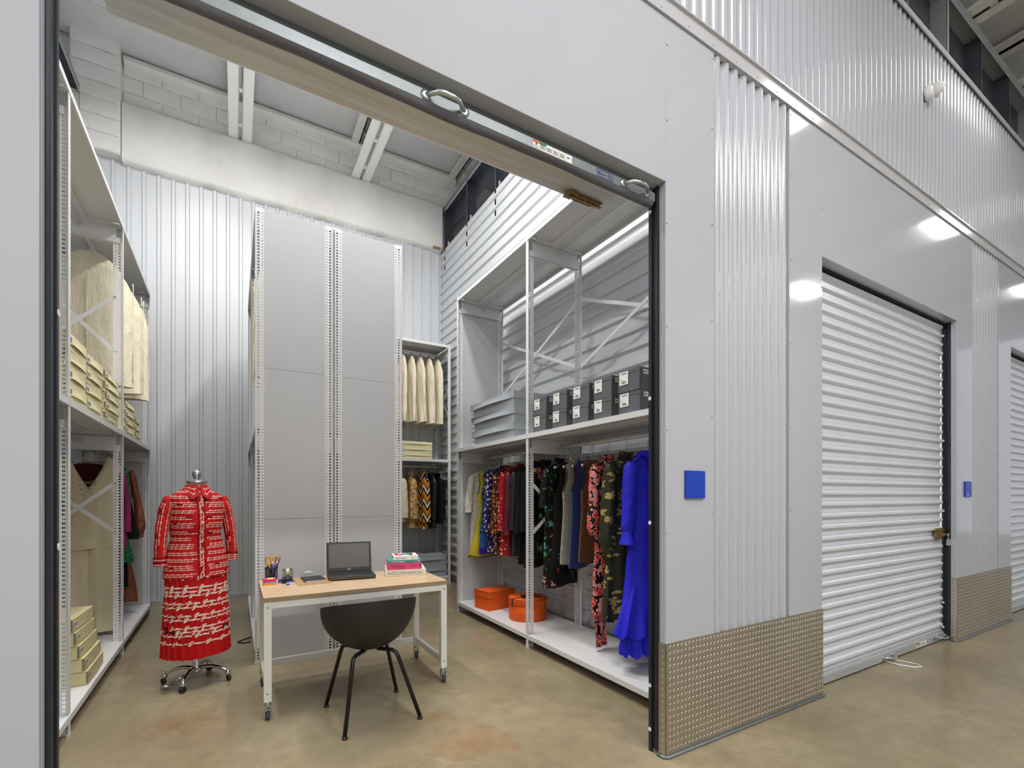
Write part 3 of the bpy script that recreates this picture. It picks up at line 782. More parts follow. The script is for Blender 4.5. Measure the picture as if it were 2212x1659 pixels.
# orange boxes on the right bottom shelf
t = thing('gift_box', 'square orange lidded box on the right bottom shelf', 'box', (2.573, 4.792, .121), math.radians(9.7))
obj('base', MB().box(-.185, .185, -.135, .135, 0, .19), 'orange', t, False, bevel=.002)
l = MB().box(-.19, .19, -.14, .14, .135, .205); obj('lid', l, 'orange', t, False, bevel=.002)
e = MB()
for a, b in (((-.19, -.14), (.19, -.14)), ((.19, -.14), (.19, .14)), ((.19, .14), (-.19, .14)), ((-.19, .14), (-.19, -.14))): e.bar((a[0], a[1], .2045), (b[0], b[1], .2045), .003, .003)
obj('edge_line', e, 'brown', t, False)
t = thing('hat_box', 'round orange hat box with a brown ribbon bow', 'box', (2.64, 4.19, .121))
obj('base', MB().lathe([(.194, 0), (.196, .003), (.196, .19)], (0, 0, 0), 48), 'orange', t, False)
obj('lid', MB().lathe([(.198, .158), (.2015, .158), (.2015, .218), (.199, .222), (0.0001, .222)], (0, 0, 0), 48), 'orange', t, False)
rb = MB().tube([(.202 * math.cos(a), .202 * math.sin(a), .2195) for a in [2 * PI * i / 48 for i in range(48)]], .0016, 5, closed=True)
rb.bar((-.2, -.03, .2235), (.2, .03, .2235), .016, .0015); rb.bar((-.203, -.03, .224), (-.206, -.03, .15), .0015, .016, (0, 1, 0))
for s_ in (-1, 1): rb.tube([(.0, 0, .226), (s_ * .04, .03 * s_, .245), (s_ * .085, .01, .240), (s_ * .075, -.02, .230), (.0, 0, .227)], [.004, .008, .008, .007, .004], 6)
rb.tube([(0, 0, .228), (-.06, -.06, .230), (-.11, -.075, .226)], .006, 6); rb.tube([(0, 0, .228), (.05, -.07, .230), (.10, -.10, .226)], .006, 6)
obj('ribbon', rb, 'brown', t, False)
# ============================================================ clothes
def cells(name, base, cols, scale, thr, rnd=1.0, dist=.0, ring=None, rough=.7, metal=0, sc=(1, 1, 1), inner=None, sheen=0, ds=9, petals=None, rim=None):
    t = NT(name); vec = t.mapping(sc)
    if dist:
        m = t.n('ShaderNodeMix', data_type='VECTOR'); m.inputs[0].default_value = dist
        t.l(vec, m.inputs[4]); t.l(t.noise(ds, 3, vec).outputs['Color'], m.inputs[5]); vec = m.outputs[1]
    v = t.voro(scale, rnd, 'F1', vec)
    if petals:                                   # scalloped outline round every cell centre
        df = t.n('ShaderNodeVectorMath', operation='SUBTRACT'); t.l(vec, df.inputs[0]); t.l(v.outputs['Position'], df.inputs[1])
        sx = t.n('ShaderNodeSeparateXYZ'); t.l(df.outputs[0], sx.inputs[0])
        ang = t.math('ARCTAN2', sx.outputs[2], t.math('ADD', sx.outputs[0], t.math('MULTIPLY', sx.outputs[1], .7)))
        thr = t.math('MULTIPLY', t.math('ADD', t.math('MULTIPLY', t.math('COSINE', t.math('MULTIPLY', ang, petals[0])), petals[1]), 1.0), thr)
    st = [((i + .0) / len(cols), c) for i, c in enumerate(cols)]
    sep = t.n('ShaderNodeSeparateColor'); t.l(v.outputs['Color'], sep.inputs[0])
    c = t.ramp(sep.outputs[0], st, True)
    if inner: c = t.mix(t.math('LESS_THAN', v.outputs['Distance'], thr * inner[0]), c, inner[1])
    if ring: c = t.mix(t.math('LESS_THAN', v.outputs['Distance'], thr * ring[0]), c, ring[1])
    if rim: c = t.mix(t.math('GREATER_THAN', v.outputs['Distance'], thr * rim[0]), c, rim[1])
    col = t.mix(t.math('LESS_THAN', v.outputs['Distance'], thr), base, c)
    t.set(col, rough, metal, .3)
    if sheen: t.b.inputs['Sheen Weight'].default_value = sheen
    return t
K = rgb
def glitter(name, a, b, scale=260, rough=.38):
    t = NT(name); v = t.voro(scale); sep = t.n('ShaderNodeSeparateColor'); t.l(v.outputs['Color'], sep.inputs[0])
    t.set(t.ramp(sep.outputs[1], [(.55, a), (.98, b)]), rough, .25, .5); return t.m
CL = {}
t = NT('ivory_lace'); v = t.voro(46, 1, 'DISTANCE_TO_EDGE'); n2 = t.noise(60, 3)
CL['lace'] = t.set(t.ramp(t.math('ADD', v.outputs[0], t.math('MULTIPLY', n2.outputs[0], .12)), [(.07, K(176, 168, 150)), (.15, K(240, 237, 228))]), .8, 0, .2)
t.bump(v.outputs[0], .6, .01)
CL['satin'] = plain('yellow_satin', K(200, 182, 42), .34, .1, .6, .1, 5, 0)
CL['velvet'] = plain('black_velvet', K(14, 13, 14), .9, 0, .2, .2, 9)
t = NT('blue_lame'); n1 = t.noise(9, 3, t.mapping((1.5, 1.5, 6)))
CL['bluelame'] = t.set(t.ramp(n1.outputs[0], [(.40, K(18, 26, 58)), (.50, K(30, 82, 150)), (.62, K(58, 128, 178))]), .4, .3)
CL['bluepleat'] = plain('blue_pleat', K(40, 88, 150), .5, 0, .4, .1, 20)
CL['violet'] = plain('violet_feather', K(66, 40, 170), .7, 0, .3, .3, 60)
CL['stars'] = cells('navy_star_print', K(40, 26, 92), [K(236, 226, 196), K(240, 234, 210), K(240, 230, 204)], 30, .33, 1, .0, None, .7, petals=(5, .38)).m
CL['mosaic'] = cells('mosaic_print', K(74, 22, 20), [K(36, 34, 40), K(222, 160, 36), K(186, 40, 30), K(230, 214, 180), K(48, 46, 52), K(226, 170, 48)], 46, .43, 0, 0, (.35, K(40, 30, 30)), .7).m
CL['dots'] = cells('red_polka_dots', K(190, 22, 26), [K(240, 232, 216)], 24, .27, .55, 0, None, .7).m
CL['burgundy'] = glitter('burgundy_glitter', K(84, 14, 32), K(168, 50, 76))
CL['blacksparkle'] = glitter('black_sparkle', K(22, 22, 24), K(84, 86, 90))
CL['black'] = plain('black_wool', K(22, 21, 22), .85, 0, .25, .2, 14)
CL['leather'] = plain('black_leather', K(30, 30, 32), .42, 0, .5, .2, 12, .3, 120)
CL['navy'] = plain('navy_suede', K(36, 46, 112), .85, 0, .2, .12, 8, Sheen_Weight=.3)
CL['suede'] = plain('brown_suede', K(92, 58, 26), .88, 0, .2, .28, 5, Sheen_Weight=.3)
CL['blue'] = plain('cobalt_chiffon', K(44, 42, 214), .6, 0, .3, .10, 10)
CL['maroon'] = plain('maroon_crepe', K(72, 28, 28), .8, 0, .25, .1, 9)
CL['ivory'] = plain('ivory_crepe', K(236, 224, 190), .75, 0, .25, .03, 6)
CL['magenta'] = plain('magenta_knit', K(158, 40, 96), .75, 0, .3, .1, 30)
CL['green'] = glitter('green_sequins', K(10, 84, 52), K(52, 168, 104), 150)
CL['copper'] = glitter('copper_lurex', K(104, 54, 34), K(204, 130, 92), 240)
CL['canvas'] = MT['canvas']
CL['petal'] = cells('red_petal_print', K(34, 20, 22), [K(226, 58, 44), K(232, 110, 130), K(214, 44, 40), K(240, 150, 156), K(228, 70, 50)], 27, .56, .75, .02, None, .6, rim=(.80, K(246, 176, 160))).m
t = cells('gold_brocade', K(54, 56, 38), [K(176, 158, 92), K(54, 56, 38), K(190, 172, 104), K(62, 62, 40), K(168, 150, 86)], 13, .44, .9, .02, None, .45, .25, ds=20, petals=(5, .42)); CL['brocade'] = t.m
def floral(name, scale, seed, dens):
    t = NT(name); vec = t.mapping((1, .35, 1), (0, 0, 0), (seed, 0, seed * .7))
    m = t.n('ShaderNodeMix', data_type='VECTOR'); m.inputs[0].default_value = .10
    t.l(vec, m.inputs[4]); t.l(t.noise(22, 2, vec).outputs['Color'], m.inputs[5])
    v = t.voro(scale, 1, 'F1', m.outputs[1]); sep = t.n('ShaderNodeSeparateColor'); t.l(v.outputs['Color'], sep.inputs[0])
    B = K(24, 22, 23)
    df = t.n('ShaderNodeVectorMath', operation='SUBTRACT'); t.l(m.outputs[1], df.inputs[0]); t.l(v.outputs['Position'], df.inputs[1])
    sx = t.n('ShaderNodeSeparateXYZ'); t.l(df.outputs[0], sx.inputs[0])
    thr = t.math('ADD', t.math('MULTIPLY', t.math('COSINE', t.math('MULTIPLY', t.math('ARCTAN2', sx.outputs[2], sx.outputs[0]), 5)), .11), .34)
    fl = t.ramp(sep.outputs[0], [(0, B), (dens, K(226, 104, 108)), (dens + .12, K(86, 150, 100)), (dens + .26, K(104, 176, 178)), (dens + .36, K(216, 208, 120)), (dens + .44, K(222, 150, 170))], True)
    c = t.mix(t.math('LESS_THAN', v.outputs['Distance'], thr), B, fl)
    nn = t.noise(5.5, 2, vec); vine = t.math('MULTIPLY', t.math('LESS_THAN', t.math('ABSOLUTE', t.math('SUBTRACT', nn.outputs[0], .5)), .006), t.math('GREATER_THAN', t.noise(7, 1, vec).outputs[0], .5))
    c = t.mix(vine, c, K(70, 128, 84))
    return t.set(c, .75, 0, .25)
CL['floral1'] = floral('embroidered_blossom', 13, 3.1, .50)
CL['floral2'] = floral('vine_and_rose', 16, 7.7, .52)
t = NT('houndstooth'); sp_ = t.n('ShaderNodeSeparateXYZ'); t.l(t.coord(), sp_.inputs[0])
def wave(k, *idx):
    a = sp_.outputs[idx[0]]
    for q in idx[1:]: a = t.math('ADD', a, sp_.outputs[q])
    return t.math('SINE', t.math('MULTIPLY', a, k))
h1 = t.math('MULTIPLY', wave(420, 0, 1), wave(420, 2)); h2 = t.math('MULTIPLY', wave(840, 0, 1, 2), .35)
CL['hound'] = t.set(t.ramp(t.math('ADD', t.math('ADD', h1, h2), .45), [(0, K(28, 28, 30)), (.5, K(224, 216, 196))], True), .8, 0, .2)
t = NT('leopard_fur'); v = t.voro(44, .9); n1 = t.noise(120, 2)
d = t.math('ADD', v.outputs['Distance'], t.math('MULTIPLY', n1.outputs[0], .12))
CL['leopard'] = t.set(t.ramp(d, [(0, K(150, 96, 44)), (.27, K(28, 20, 16)), (.47, K(222, 182, 122))], True), .85, 0, .2)
t.bump(n1.outputs[0], .4, .006)
t = NT('chevron_fur'); sp_ = t.n('ShaderNodeSeparateXYZ'); t.l(t.coord(), sp_.inputs[0])
zig = t.math('ABSOLUTE', t.math('SUBTRACT', t.math('FRACT', t.math('MULTIPLY', t.math('ADD', sp_.outputs[1], t.math('MULTIPLY', sp_.outputs[0], .6)), 7.0)), .5))
s_ = t.math('FRACT', t.math('ADD', t.math('MULTIPLY', sp_.outputs[2], 4.6), t.math('MULTIPLY', zig, 1.1)))
CL['chevron'] = t.set(t.ramp(s_, [(0, K(214, 140, 30)), (.28, K(28, 26, 28)), (.50, K(232, 226, 214)), (.68, K(140, 92, 36))], True), .85, 0, .2)
t.bump(t.noise(90, 3).outputs[0], .5, .008)
CL['fleece'] = plain('cream_fleece', K(230, 218, 192), .9, 0, .2, .06, 20, .5, 90)

def se(c, p): return math.copysign(abs(c) ** p, c)
def curve(pts, t):
    for (a, va), (b, vb) in zip(pts[:-1], pts[1:]):
        if t <= b:
            k = (t - a) / max(1e-6, b - a); k = k * k * (3 - 2 * k); return va + (vb - va) * k
    return pts[-1][1]
def body_mb(W, T, L, zn=.145, slope=.5, nk=.062, fold=.008, k1=26, ph=0, hem=.012, vneck=0, nu=56, nv=36, hole=None, t0=0, t1=1, yoff=0, scoop=0, xo=None):
    """hanging cloth shell: W/T half width / half thickness profiles over t (0 shoulder .. 1 hem)"""
    def f(u, v):
        t = t0 + (t1 - t0) * v; a = 2 * PI * u
        w = curve(W, t); th = curve(T, t) * min(1, .45 + (t / .10) ** .5 * .55)
        x = w * se(math.cos(a), .75); y = th * se(math.sin(a), .9)
        ax = abs(x); top = -zn - slope * max(0, ax - nk) - .6 * max(0, ax - .17) ** 1.0 * .5
        if vneck and ax < .13: top -= vneck * (1 - ax / .13) ** .8
        if scoop and ax < nk + .03: top -= scoop * (1 - (ax / (nk + .03)) ** 2)
        zz = top * (1 - t) + (-L) * t if t < 1 else -L
        g = t ** .8
        y += fold * g * (math.sin(k1 * x + ph) + .5 * math.sin(k1 * 1.9 * x + 2.1 * ph + 5 * t)) + yoff * t
        x += .25 * fold * g * math.sin(9 * t + ph) + (curve(xo, t) if xo else 0)
        zz += hem * t ** 6 * math.sin(k1 * .5 * x + ph * 1.7)
        return (x, y, zz)
    return MB().grid(f, nu, nv, True, 0, True, hole)
def sleeve_mb(side, x0, z0, Ls, r0, r1, out=.03, fwd=0, flare=None, ph=0, flat=.62, nv=22):
    prof = flare or [(0, r0 * .55), (.08, r0), (.5, (r0 + r1) / 2), (1, r1)]
    def f(u, v):
        a = 2 * PI * u; r = curve(prof, v)
        cx = side * (x0 + out * math.sin(v * PI / 2)); cy = fwd * v * v; cz = -z0 - Ls * v
        wr = 1 + .10 * math.sin(5 * a + 9 * v + ph) * v + .04 * math.sin(31 * v + 2 * a + ph)
        return (cx + r * flat * 1.25 * math.cos(a) * wr, cy + r * .80 * math.sin(a) * wr, cz + (.01 * math.sin(a) if v < .02 else 0))
    return MB().grid(f, 18, nv, True)
def arm_hole(t0=.03, t1=.20, w=.055):
    def h(u, v): return t0 < v < t1 and (abs(u - .5) < w or u < w or u > 1 - w)
    return h

HANG = None
def hanger_proto():
    global HANG
    t = thing('clothes_hanger', 'x', 'hanger', (0, 0, 0))
    pts = [(0, .0, -.018)] if False else []
    for i in range(15):
        a = math.radians(205 - i * 17); pts.append((.0205 * math.cos(a), 0, .0005 + .0205 * math.sin(a)))
    pts += [(.012, 0, -.030), (.002, 0, -.044), (0, 0, -.058), (0, 0, -.108)]
    m = MB().tube(pts, .0022, 6)
    obj('hook', m, 'chrome', t, False)
    out = []
    for x, z in ((0, -.072), (.022, -.076), (.034, -.112), (.046, -.148), (.09, -.162), (.12, -.172), (.155, -.192), (.160, -.206), (.145, -.206), (.11, -.190), (.07, -.178), (0, -.172)): out.append((x, z))
    out = out + [(-x, z) for x, z in out[::-1] if x > 1e-6]
    obj('shoulder_bar', MB().ext(out, 'y', -.006, .006), 'clear', t, False, bevel=.001, seg=1)
    for s_ in (-1, 1): obj('tip', MB().lathe([(.001, -.024), (.012, -.02), (.016, -.006), (.014, .006), (.006, .013), (.001, .014)], (s_ * .155, 0, -.198), 12, 'x'), 'chrome', t, False)
    HANG = t
hanger_proto()
_first = [False]
def hang(x, y, z, rz, what, tips=False):
    lab = 'clear hanger holding the ' + ' '.join(what.split()[:12])
    if _first[0]:
        _first[0] = False; HANG.location = (x, y, z); HANG.rotation_euler = (0, 0, rz); HANG['label'] = lab; HANG['group'] = 'clear clothes hangers'; HANG['first'] = 1; return HANG
    h = dup(HANG, (x, y, z), rz, lab, 'clear clothes hangers')
    if not tips:
        for c in [c for c in h.children if c.name.startswith('tip')]: bpy.data.objects.remove(c)
    return h

def garment(name, short, cat, mat, pos, rz, W, T, L, sleeves=None, collar=None, extra=None, group=None, label=None, **kw):
    x, y, z = pos; rz = math.radians(rz)
    t = thing(name, label or short, cat, pos, rz, group)
    obj('body', body_mb(W, T, L, **kw), CL[mat] if isinstance(mat, str) else mat, t, False)
    if sleeves:
        for s_ in (-1, 1):
            a = dict(sleeves); m = a.pop('mat', mat); cuff = a.pop('cuff', None)
            o = obj('sleeve', sleeve_mb(s_, ph=s_ + L, **a), CL[m], t, False)
            if cuff:
                cz = -a['z0'] - a['Ls']; cx = s_ * (a['x0'] + a.get('out', .03)); r = cuff[1]
                obj('cuff', MB().lathe([(r * .96, .004), (r, 0), (r * 1.02, -cuff[2]), (r * .94, -cuff[2]), (r * .9, 0)], (cx, a.get('fwd', 0), cz + .004), 18, 'z', 0, True, .72, 1), CL[cuff[0]], o, False)
    if collar:
        r, h, m = collar
        obj('collar', MB().grid(lambda u, v: ((r + .010 * math.sin(PI * v)) * math.cos(2 * PI * u), (r * .55 + .008 * v) * math.sin(2 * PI * u), -.146 + h * (v - .35) + .012 * math.cos(2 * PI * u) ** 2), 24, 5, True), CL[m], t, False)
    if extra: extra(t)
    hang(x, y, z, rz, short, 'hole' in kw)
    return t
SH = [(0, .185), (.05, .205), (.2, .20), (.5, .19), (1, .20)]
SH_A = [(0, .185), (.05, .205), (.3, .19), (.5, .18), (1, .26)]
SL = [(0, .135), (.05, .150), (.10, .128), (.18, .140), (.24, .18), (.45, .165), (1, .20)]
TH = [(0, .026), (.06, .030), (.5, .032), (1, .038)]
RX, RZ = 2.66, 1.850
slv = lambda Ls, r0=.055, r1=.04, **k: dict(x0=.175, z0=.205, Ls=Ls, r0=r0, r1=r1, **k)
dr = 'dresses on the right rail'
# far bay
garment('dress', 'white lace dress with wide sleeves', 'dress', 'lace', (RX, 5.205, RZ), 0, SH, TH, 1.08, slv(.45, .055, .064, out=.05), None, None, dr, slope=.42)
def yel(t):
    obj('waist_bow', MB().box(-.03, .17, -.062, -.045, -.62, -.34), CL['velvet'], t, False, bevel=.02)
    obj('hem_trim', MB().tube([(  .287 * se(math.cos(a), .75), .058 * se(math.sin(a), .9), -1.172 + .012 * math.sin(4 * a)) for a in [2 * PI * i / 48 for i in range(48)]], .005, 6, closed=True), CL['velvet'], t, False)
garment('dress', 'yellow satin sleeveless dress with full skirt', 'dress', 'satin', (RX, 5.085, RZ), 3, [(0, .13), (.06, .150), (.12, .135), (.2, .145), (.26, .17), (.45, .15), (.6, .19), (1, .285)], [(0, .03), (.3, .034), (.5, .036), (1, .055)], 1.17, None, None, yel, dr, fold=.008, k1=15, hole=arm_hole(.03, .24), hem=.01)
def bl(t):
    obj('pleated_hem', MB().grid(lambda u, v: ((.20 + .01 * v) * se(math.cos(2 * PI * u), .75), (.05 + .005 * math.sin(2 * PI * u * 30)) * se(math.sin(2 * PI * u), .9), -.92 - .14 * v), 120, 3, True), CL['bluepleat'], t, False)
    m = MB()
    for i in range(260):
        a = RN.uniform(0, 2 * PI); r = RN.uniform(.8, 1); x, y = .205 * math.cos(a) * r, .055 * math.sin(a) * r; dx, dy = RN.uniform(-.04, .04), RN.uniform(-.03, .03); L = RN.uniform(.08, .13)
        m.add([(x - .005, y, -1.03), (x + .005, y, -1.03), (x + dx * .6 + .006, y + dy * .5, -1.03 - L * .6), (x + dx, y + dy, -1.03 - L), (x + dx * .6 - .006, y + dy * .5, -1.03 - L * .6)], [(0, 1, 2, 3, 4)])
    obj('feather_fringe', m, CL['violet'], t, False, kind='stuff')
garment('dress', 'blue metallic dress with violet feather hem', 'dress', 'bluelame', (RX, 4.965, RZ), 8, SL, TH, .94, None, None, bl, dr, hole=arm_hole())
garment('dress', 'navy dress printed with cream stars', 'dress', 'stars', (RX, 4.80, RZ), 12, SH, TH, 1.08, slv(.66, .055, .05), (.062, .05, 'stars'), None, dr)
garment('dress', 'orange and black mosaic print dress', 'dress', 'mosaic', (RX, 4.62, RZ), 13, SH, TH, 1.09, slv(.66, .058, .07), (.062, .04, 'mosaic'), None, dr)
garment('dress', 'red dress with white polka dots', 'dress', 'dots', (RX, 4.485, RZ), 14, SH, TH, 1.09, slv(.62, .055, .045), None, None, dr)
garment('dress', 'deep burgundy glitter dress on right rail', 'dress', 'burgundy', (RX, 4.36, RZ), 14, SH, TH, 1.08, slv(.66, .06, .06), (.06, .05, 'burgundy'), None, dr)
garment('dress', 'black sparkly dress behind the perforated post', 'dress', 'blacksparkle', (RX, 4.24, RZ), 13, SH, TH, 1.06, slv(.60, .055, .05), None, None, dr)
# near bay
garment('jacket', 'black jacket with a cream collar', 'jacket', 'black', (RX, 4.115, RZ), 12, SH, TH, 1.14, slv(.62, .058, .05), (.066, .06, 'fleece'), None, dr)
garment('dress', 'plain black long-sleeved dress beside the cream-collared jacket', 'dress', 'black', (RX, 4.01, RZ), 12, SH, TH, 1.16, slv(.60, .055, .05), (.06, .05, 'black'), None, dr)
garment('jacket', 'black jacket embroidered with blossoms', 'jacket', 'floral1', (RX, 3.885, RZ), 12, SH_A, TH, 1.06, slv(.60, .058, .05), (.06, .06, 'black'), None, dr, hem=.006)
garment('dress', 'long black dress printed with roses and vines', 'dress', 'floral2', (RX, 3.635, RZ), 3, [(0, .185), (.05, .205), (.3, .185), (.6, .19), (1, .20)], TH, 1.30, slv(.36, .05, .05), (.06, .06, 'black'), None, dr, fold=.01)
def studs(t):
    m = MB()
    for i in range(7):
        for j in range(2): m.lathe([(.006, 0), (.004, .004), (.0005, .005)], (0, 0, 0), 6, 'z').xf(Matrix.Translation((-.17 + .05 * i, -.052, -.98 - .035 * j)) @ Matrix.Rotation(PI / 2, 4, 'X'), len(m.v) - 18)
    obj('studs', m, 'chrome', t, False, kind='stuff')
garment('dress', 'plain black sleeveless dress', 'dress', 'black', (RX, 3.525, RZ), 9, SL, TH, 1.10, None, None, studs, dr, hole=arm_hole(.03, .26, .07))
garment('dress', 'black and white houndstooth sleeveless dress', 'dress', 'hound', (RX, 3.42, RZ), 17, SL, TH, 1.05, None, (.06, .05, 'hound'), None, dr, hole=arm_hole(.03, .26, .07))
garment('dress', 'navy blue suede sleeveless dress', 'dress', 'navy', (RX, 3.30, RZ), 19, SL, TH, 1.07, None, None, None, dr, hole=arm_hole(.03, .26, .07))
garment('dress', 'brown suede sleeveless dress', 'dress', 'suede', (RX, 3.165, RZ), 18, SL, TH, 1.00, None, None, None, dr, hole=arm_hole(.03, .26, .07))
def pet(t):
    for x in (-.075, .0): obj('sash_end', MB().grid(lambda u, v: (x + .035 * (u - .5) * 2 * (1 + .15 * v), .05 + .012 * math.sin(6 * u + 5 * v), -1.15 - .555 * v), 6, 12), CL['petal'], t, False)
garment('dress', 'long black dress with red petal print', 'dress', 'petal', (RX, 2.975, RZ), 13, [(0, .185), (.05, .205), (.3, .18), (.5, .165), (1, .20)], TH, 1.40, slv(.56, .056, .052, flare=[(0, .03), (.08, .056), (.6, .052), (.9, .066), (1, .03)]), (.06, .03, 'petal'), pet, dr)
garment('dress', 'dark green dress with gold flower brocade', 'dress', 'brocade', (RX, 2.765, RZ), 3, [(0, .185), (.05, .21), (.3, .19), (.45, .18), (1, .25)], [(0, .03), (.1, .045), (.5, .05), (1, .07)], 1.41, slv(.66, .062, .07, flare=[(0, .035), (.08, .064), (.6, .078), (.92, .080), (1, .04)], cuff=('brocade', .042, .075)), (.062, .045, 'brocade'), None, dr, fold=.016)
def blu(t):
    def ruf(x0, y0, z0, z1, amp, n, w):
        return MB().grid(lambda u, v: (x0 + amp * math.sin(u * n) * v + w * v, y0 - .02 * v + .014 * math.cos(u * n) * v, z0 + (z1 - z0) * u), 70, 4)
    obj('ruffle', ruf(.01, -.055, -.16, -.90, .022, 46, .05), CL['blue'], t, False)
    obj('ruffle', ruf(.02, -.055, -.20, -.92, -.022, 40, -.05), CL['blue'], t, False)
    obj('neck_ruffle', MB().grid(lambda u, v: ((.07 + .045 * v + .014 * v * math.sin(2 * PI * u * 9)) * math.cos(2 * PI * u), (.05 + .035 * v) * math.sin(2 * PI * u), -.120 - .05 * v + .012 * math.sin(2 * PI * u * 9) * v), 80, 4, True), CL['blue'], t, False)
    def tier(z0, z1, w0, w1, n):
        return MB().grid(lambda u, v: ((w0 + (w1 - w0) * v) * se(math.cos(2 * PI * u), .8) * (1 + .06 * v * math.sin(2 * PI * u * n)), (.06 + .05 * v) * se(math.sin(2 * PI * u), .9) * (1 + .22 * v * math.sin(2 * PI * u * n + 1)), z0 + (z1 - z0) * v + .05 * math.cos(2 * PI * u) * (1 - v) + .02 * v * math.sin(2 * PI * u * n)), 96, 8, True)
    obj('skirt_tier', tier(-1.06, -1.46, .19, .31, 9), CL['blue'], t, False)
    obj('skirt_tier', tier(-1.28, -1.60, .22, .26, 11), CL['blue'], t, False)
    obj('waist_tie', MB().tube([(-.12, -.07, -.70), (-.13, -.075, -.9), (-.125, -.07, -1.02)], .004, 5), CL['blue'], t, False)
    for s_ in (-1, 1): obj('sleeve_frill', MB().grid(lambda u, v: (s_ * .215 + (.026 + .02 * v) * math.cos(2 * PI * u) * (1 + .12 * math.sin(2 * PI * u * 7) * v), (.034 + .03 * v) * math.sin(2 * PI * u), -.71 - .095 * v), 44, 4, True), CL['blue'], t, False)
garment('gown', 'cobalt blue chiffon gown with ruffles', 'gown', 'blue', (RX, 2.541, RZ), 2, [(0, .185), (.05, .205), (.3, .18), (.45, .165), (.7, .20), (1, .24)], [(0, .03), (.1, .045), (.5, .05), (1, .09)], 1.34, slv(.535, .066, .035, flare=[(0, .035), (.08, .066), (.7, .062), (.9, .058), (1, .032)]), None, blu, dr, fold=.016)
tg = thing('garment_tag', 'cream cardboard tag hanging from the cobalt blue gown', 'tag', (2.555, 2.36, .86))
obj('card', MB().box(-.03, .03, -.001, .001, -.05, .05), 'label', tg, False); obj('string', MB().tube([(0, 0, .05), (.005, .05, .16), (.02, .12, .30)], .0012, 5), 'ink', tg, False)

# ---- left row, far bay: the clothes face the camera
LX, LZ = -1.149, 1.865
dl = 'clothes on the left rail'
def jump(t):
    lg = MB()
    for s_ in (-1, 1):
        obj('trouser_leg', MB().grid(lambda u, v: (s_ * (.088 + .012 * v) + (.092 + .016 * v) * math.cos(2 * PI * u), (.040 + .012 * v + .01 * math.sin(6 * 2 * PI * u) * v) * math.sin(2 * PI * u), -.82 - .88 * v + .01 * v * math.sin(2 * PI * u)), 30, 16, True), CL['ivory'], t, False)
    lc = MB(); zz = (-.33, -.37, -.41, -.455, -.495)
    for i, z in enumerate(zz):
        h = .060 - .009 * i
        lc.tube([(-h, -.045, z), (h, -.047, z - .045)], .0016, 5); lc.tube([(h, -.045, z), (-h, -.047, z - .045)], .0016, 5)
    lc.tube([(.062, -.045, -.31), (.07, -.052, -.5), (.074, -.054, -.70)], .0016, 5)
    obj('lacing', lc, CL['ivory'], t, False)
    ey = MB()
    for i, z in enumerate(zz):
        for s_ in (-1, 1): ey.lathe([(.0055, 0), (.0055, .002), (.003, .002)], (0, 0, 0), 8, 'z').xf(Matrix.Translation((s_ * (.062 - .009 * i), -.044, z)) @ Matrix.Rotation(PI / 2, 4, 'X'), len(ey.v) - 24)
    obj('eyelets', ey, 'steel', t, False, kind='stuff')
garment('jumpsuit', 'ivory jumpsuit with a laced V neck', 'jumpsuit', 'ivory', (LX, 5.66, LZ), 0, [(0, .215), (.06, .225), (.3, .19), (.55, .175), (1, .19)], [(0, .03), (.06, .04), (.5, .045), (1, .05)], .95, None, None, jump, dl, vneck=.30, slope=.35, zn=.11, nk=.13, fold=.006)
garment('dress', 'dark maroon dress behind the ivory jumpsuit', 'dress', 'maroon', (LX, 5.80, LZ), 0, SH, TH, 1.30, slv(.5), None, None, dl)
garment('sweater', 'magenta knitted top behind the ivory jumpsuit', 'sweater', 'magenta', (LX, 5.95, LZ), 0, [(0, .19), (.05, .215), (.5, .22), (1, .225)], TH, .98, slv(.62, .05, .045, out=.05), None, None, dl)
garment('dress', 'green sequin dress behind the middle left post', 'dress', 'green', (LX, 6.09, LZ), 0, SH_A, TH, 1.15, slv(.5), None, None, dl)
def sash(t): obj('sash', MB().grid(lambda u, v: (.14 + .05 * u + .10 * v * u, -.05 - .01 * math.sin(6 * u + 4 * v), -.30 - .62 * v), 6, 14), CL['black'], t, False)
garment('dress', 'black dress with a loose sash on the left rail', 'dress', 'black', (LX, 6.25, LZ), 0, [(0, .185), (.05, .20), (.4, .17), (1, .19)], TH, 1.42, None, None, sash, dl)
garment('dress', 'copper glitter dress with long full sleeves', 'dress', 'copper', (LX, 6.50, LZ), 0, [(0, .185), (.05, .205), (.3, .17), (.5, .15), (1, .235)], TH, 1.62, slv(.72, .055, .03, out=.085, flare=[(0, .03), (.06, .05), (.4, .046), (.85, .062), (.95, .03), (1, .03)]), None, None, dl)
# garment bags
def bag(short, pos, rz, w, th, L, group):
    def ex(t):
        for s_ in (-1, 1):
            m = MB(); pts = [(s_ * (w + .004) * 1.0, .0, -.30 - (L - .34) * i / 14) for i in range(15)]
            m.tube([(p[0] + .004 * math.sin(7 * i), p[1] + .006 * math.sin(5 * i), p[2]) for i, p in enumerate(pts)], .0035, 5)
            obj('seam', m, 'canvas', t, False)
        obj('zip', MB().box(-.006, .006, -th - .012, -th - .004, -L + .06, -.30), 'canvas', t, False)
    W_ = [(0, .10), (.05, w * .72), (.14, w * .92), (.28, w), (1, w * 1.02)]; T_ = [(0, .02), (.1, th * .7), (.3, th), (1, th * 1.05)]
    return garment('garment_bag', short, 'garment bag', 'canvas', pos, rz, W_, T_, L, None, None, ex, group, slope=.38, nk=.05, zn=.07, fold=.016, k1=17, ph=pos[0] * 7 + pos[1] * 3, hem=.012)
gl, gb = 'canvas garment bags on the left upper rail', 'canvas garment bags on the back unit'
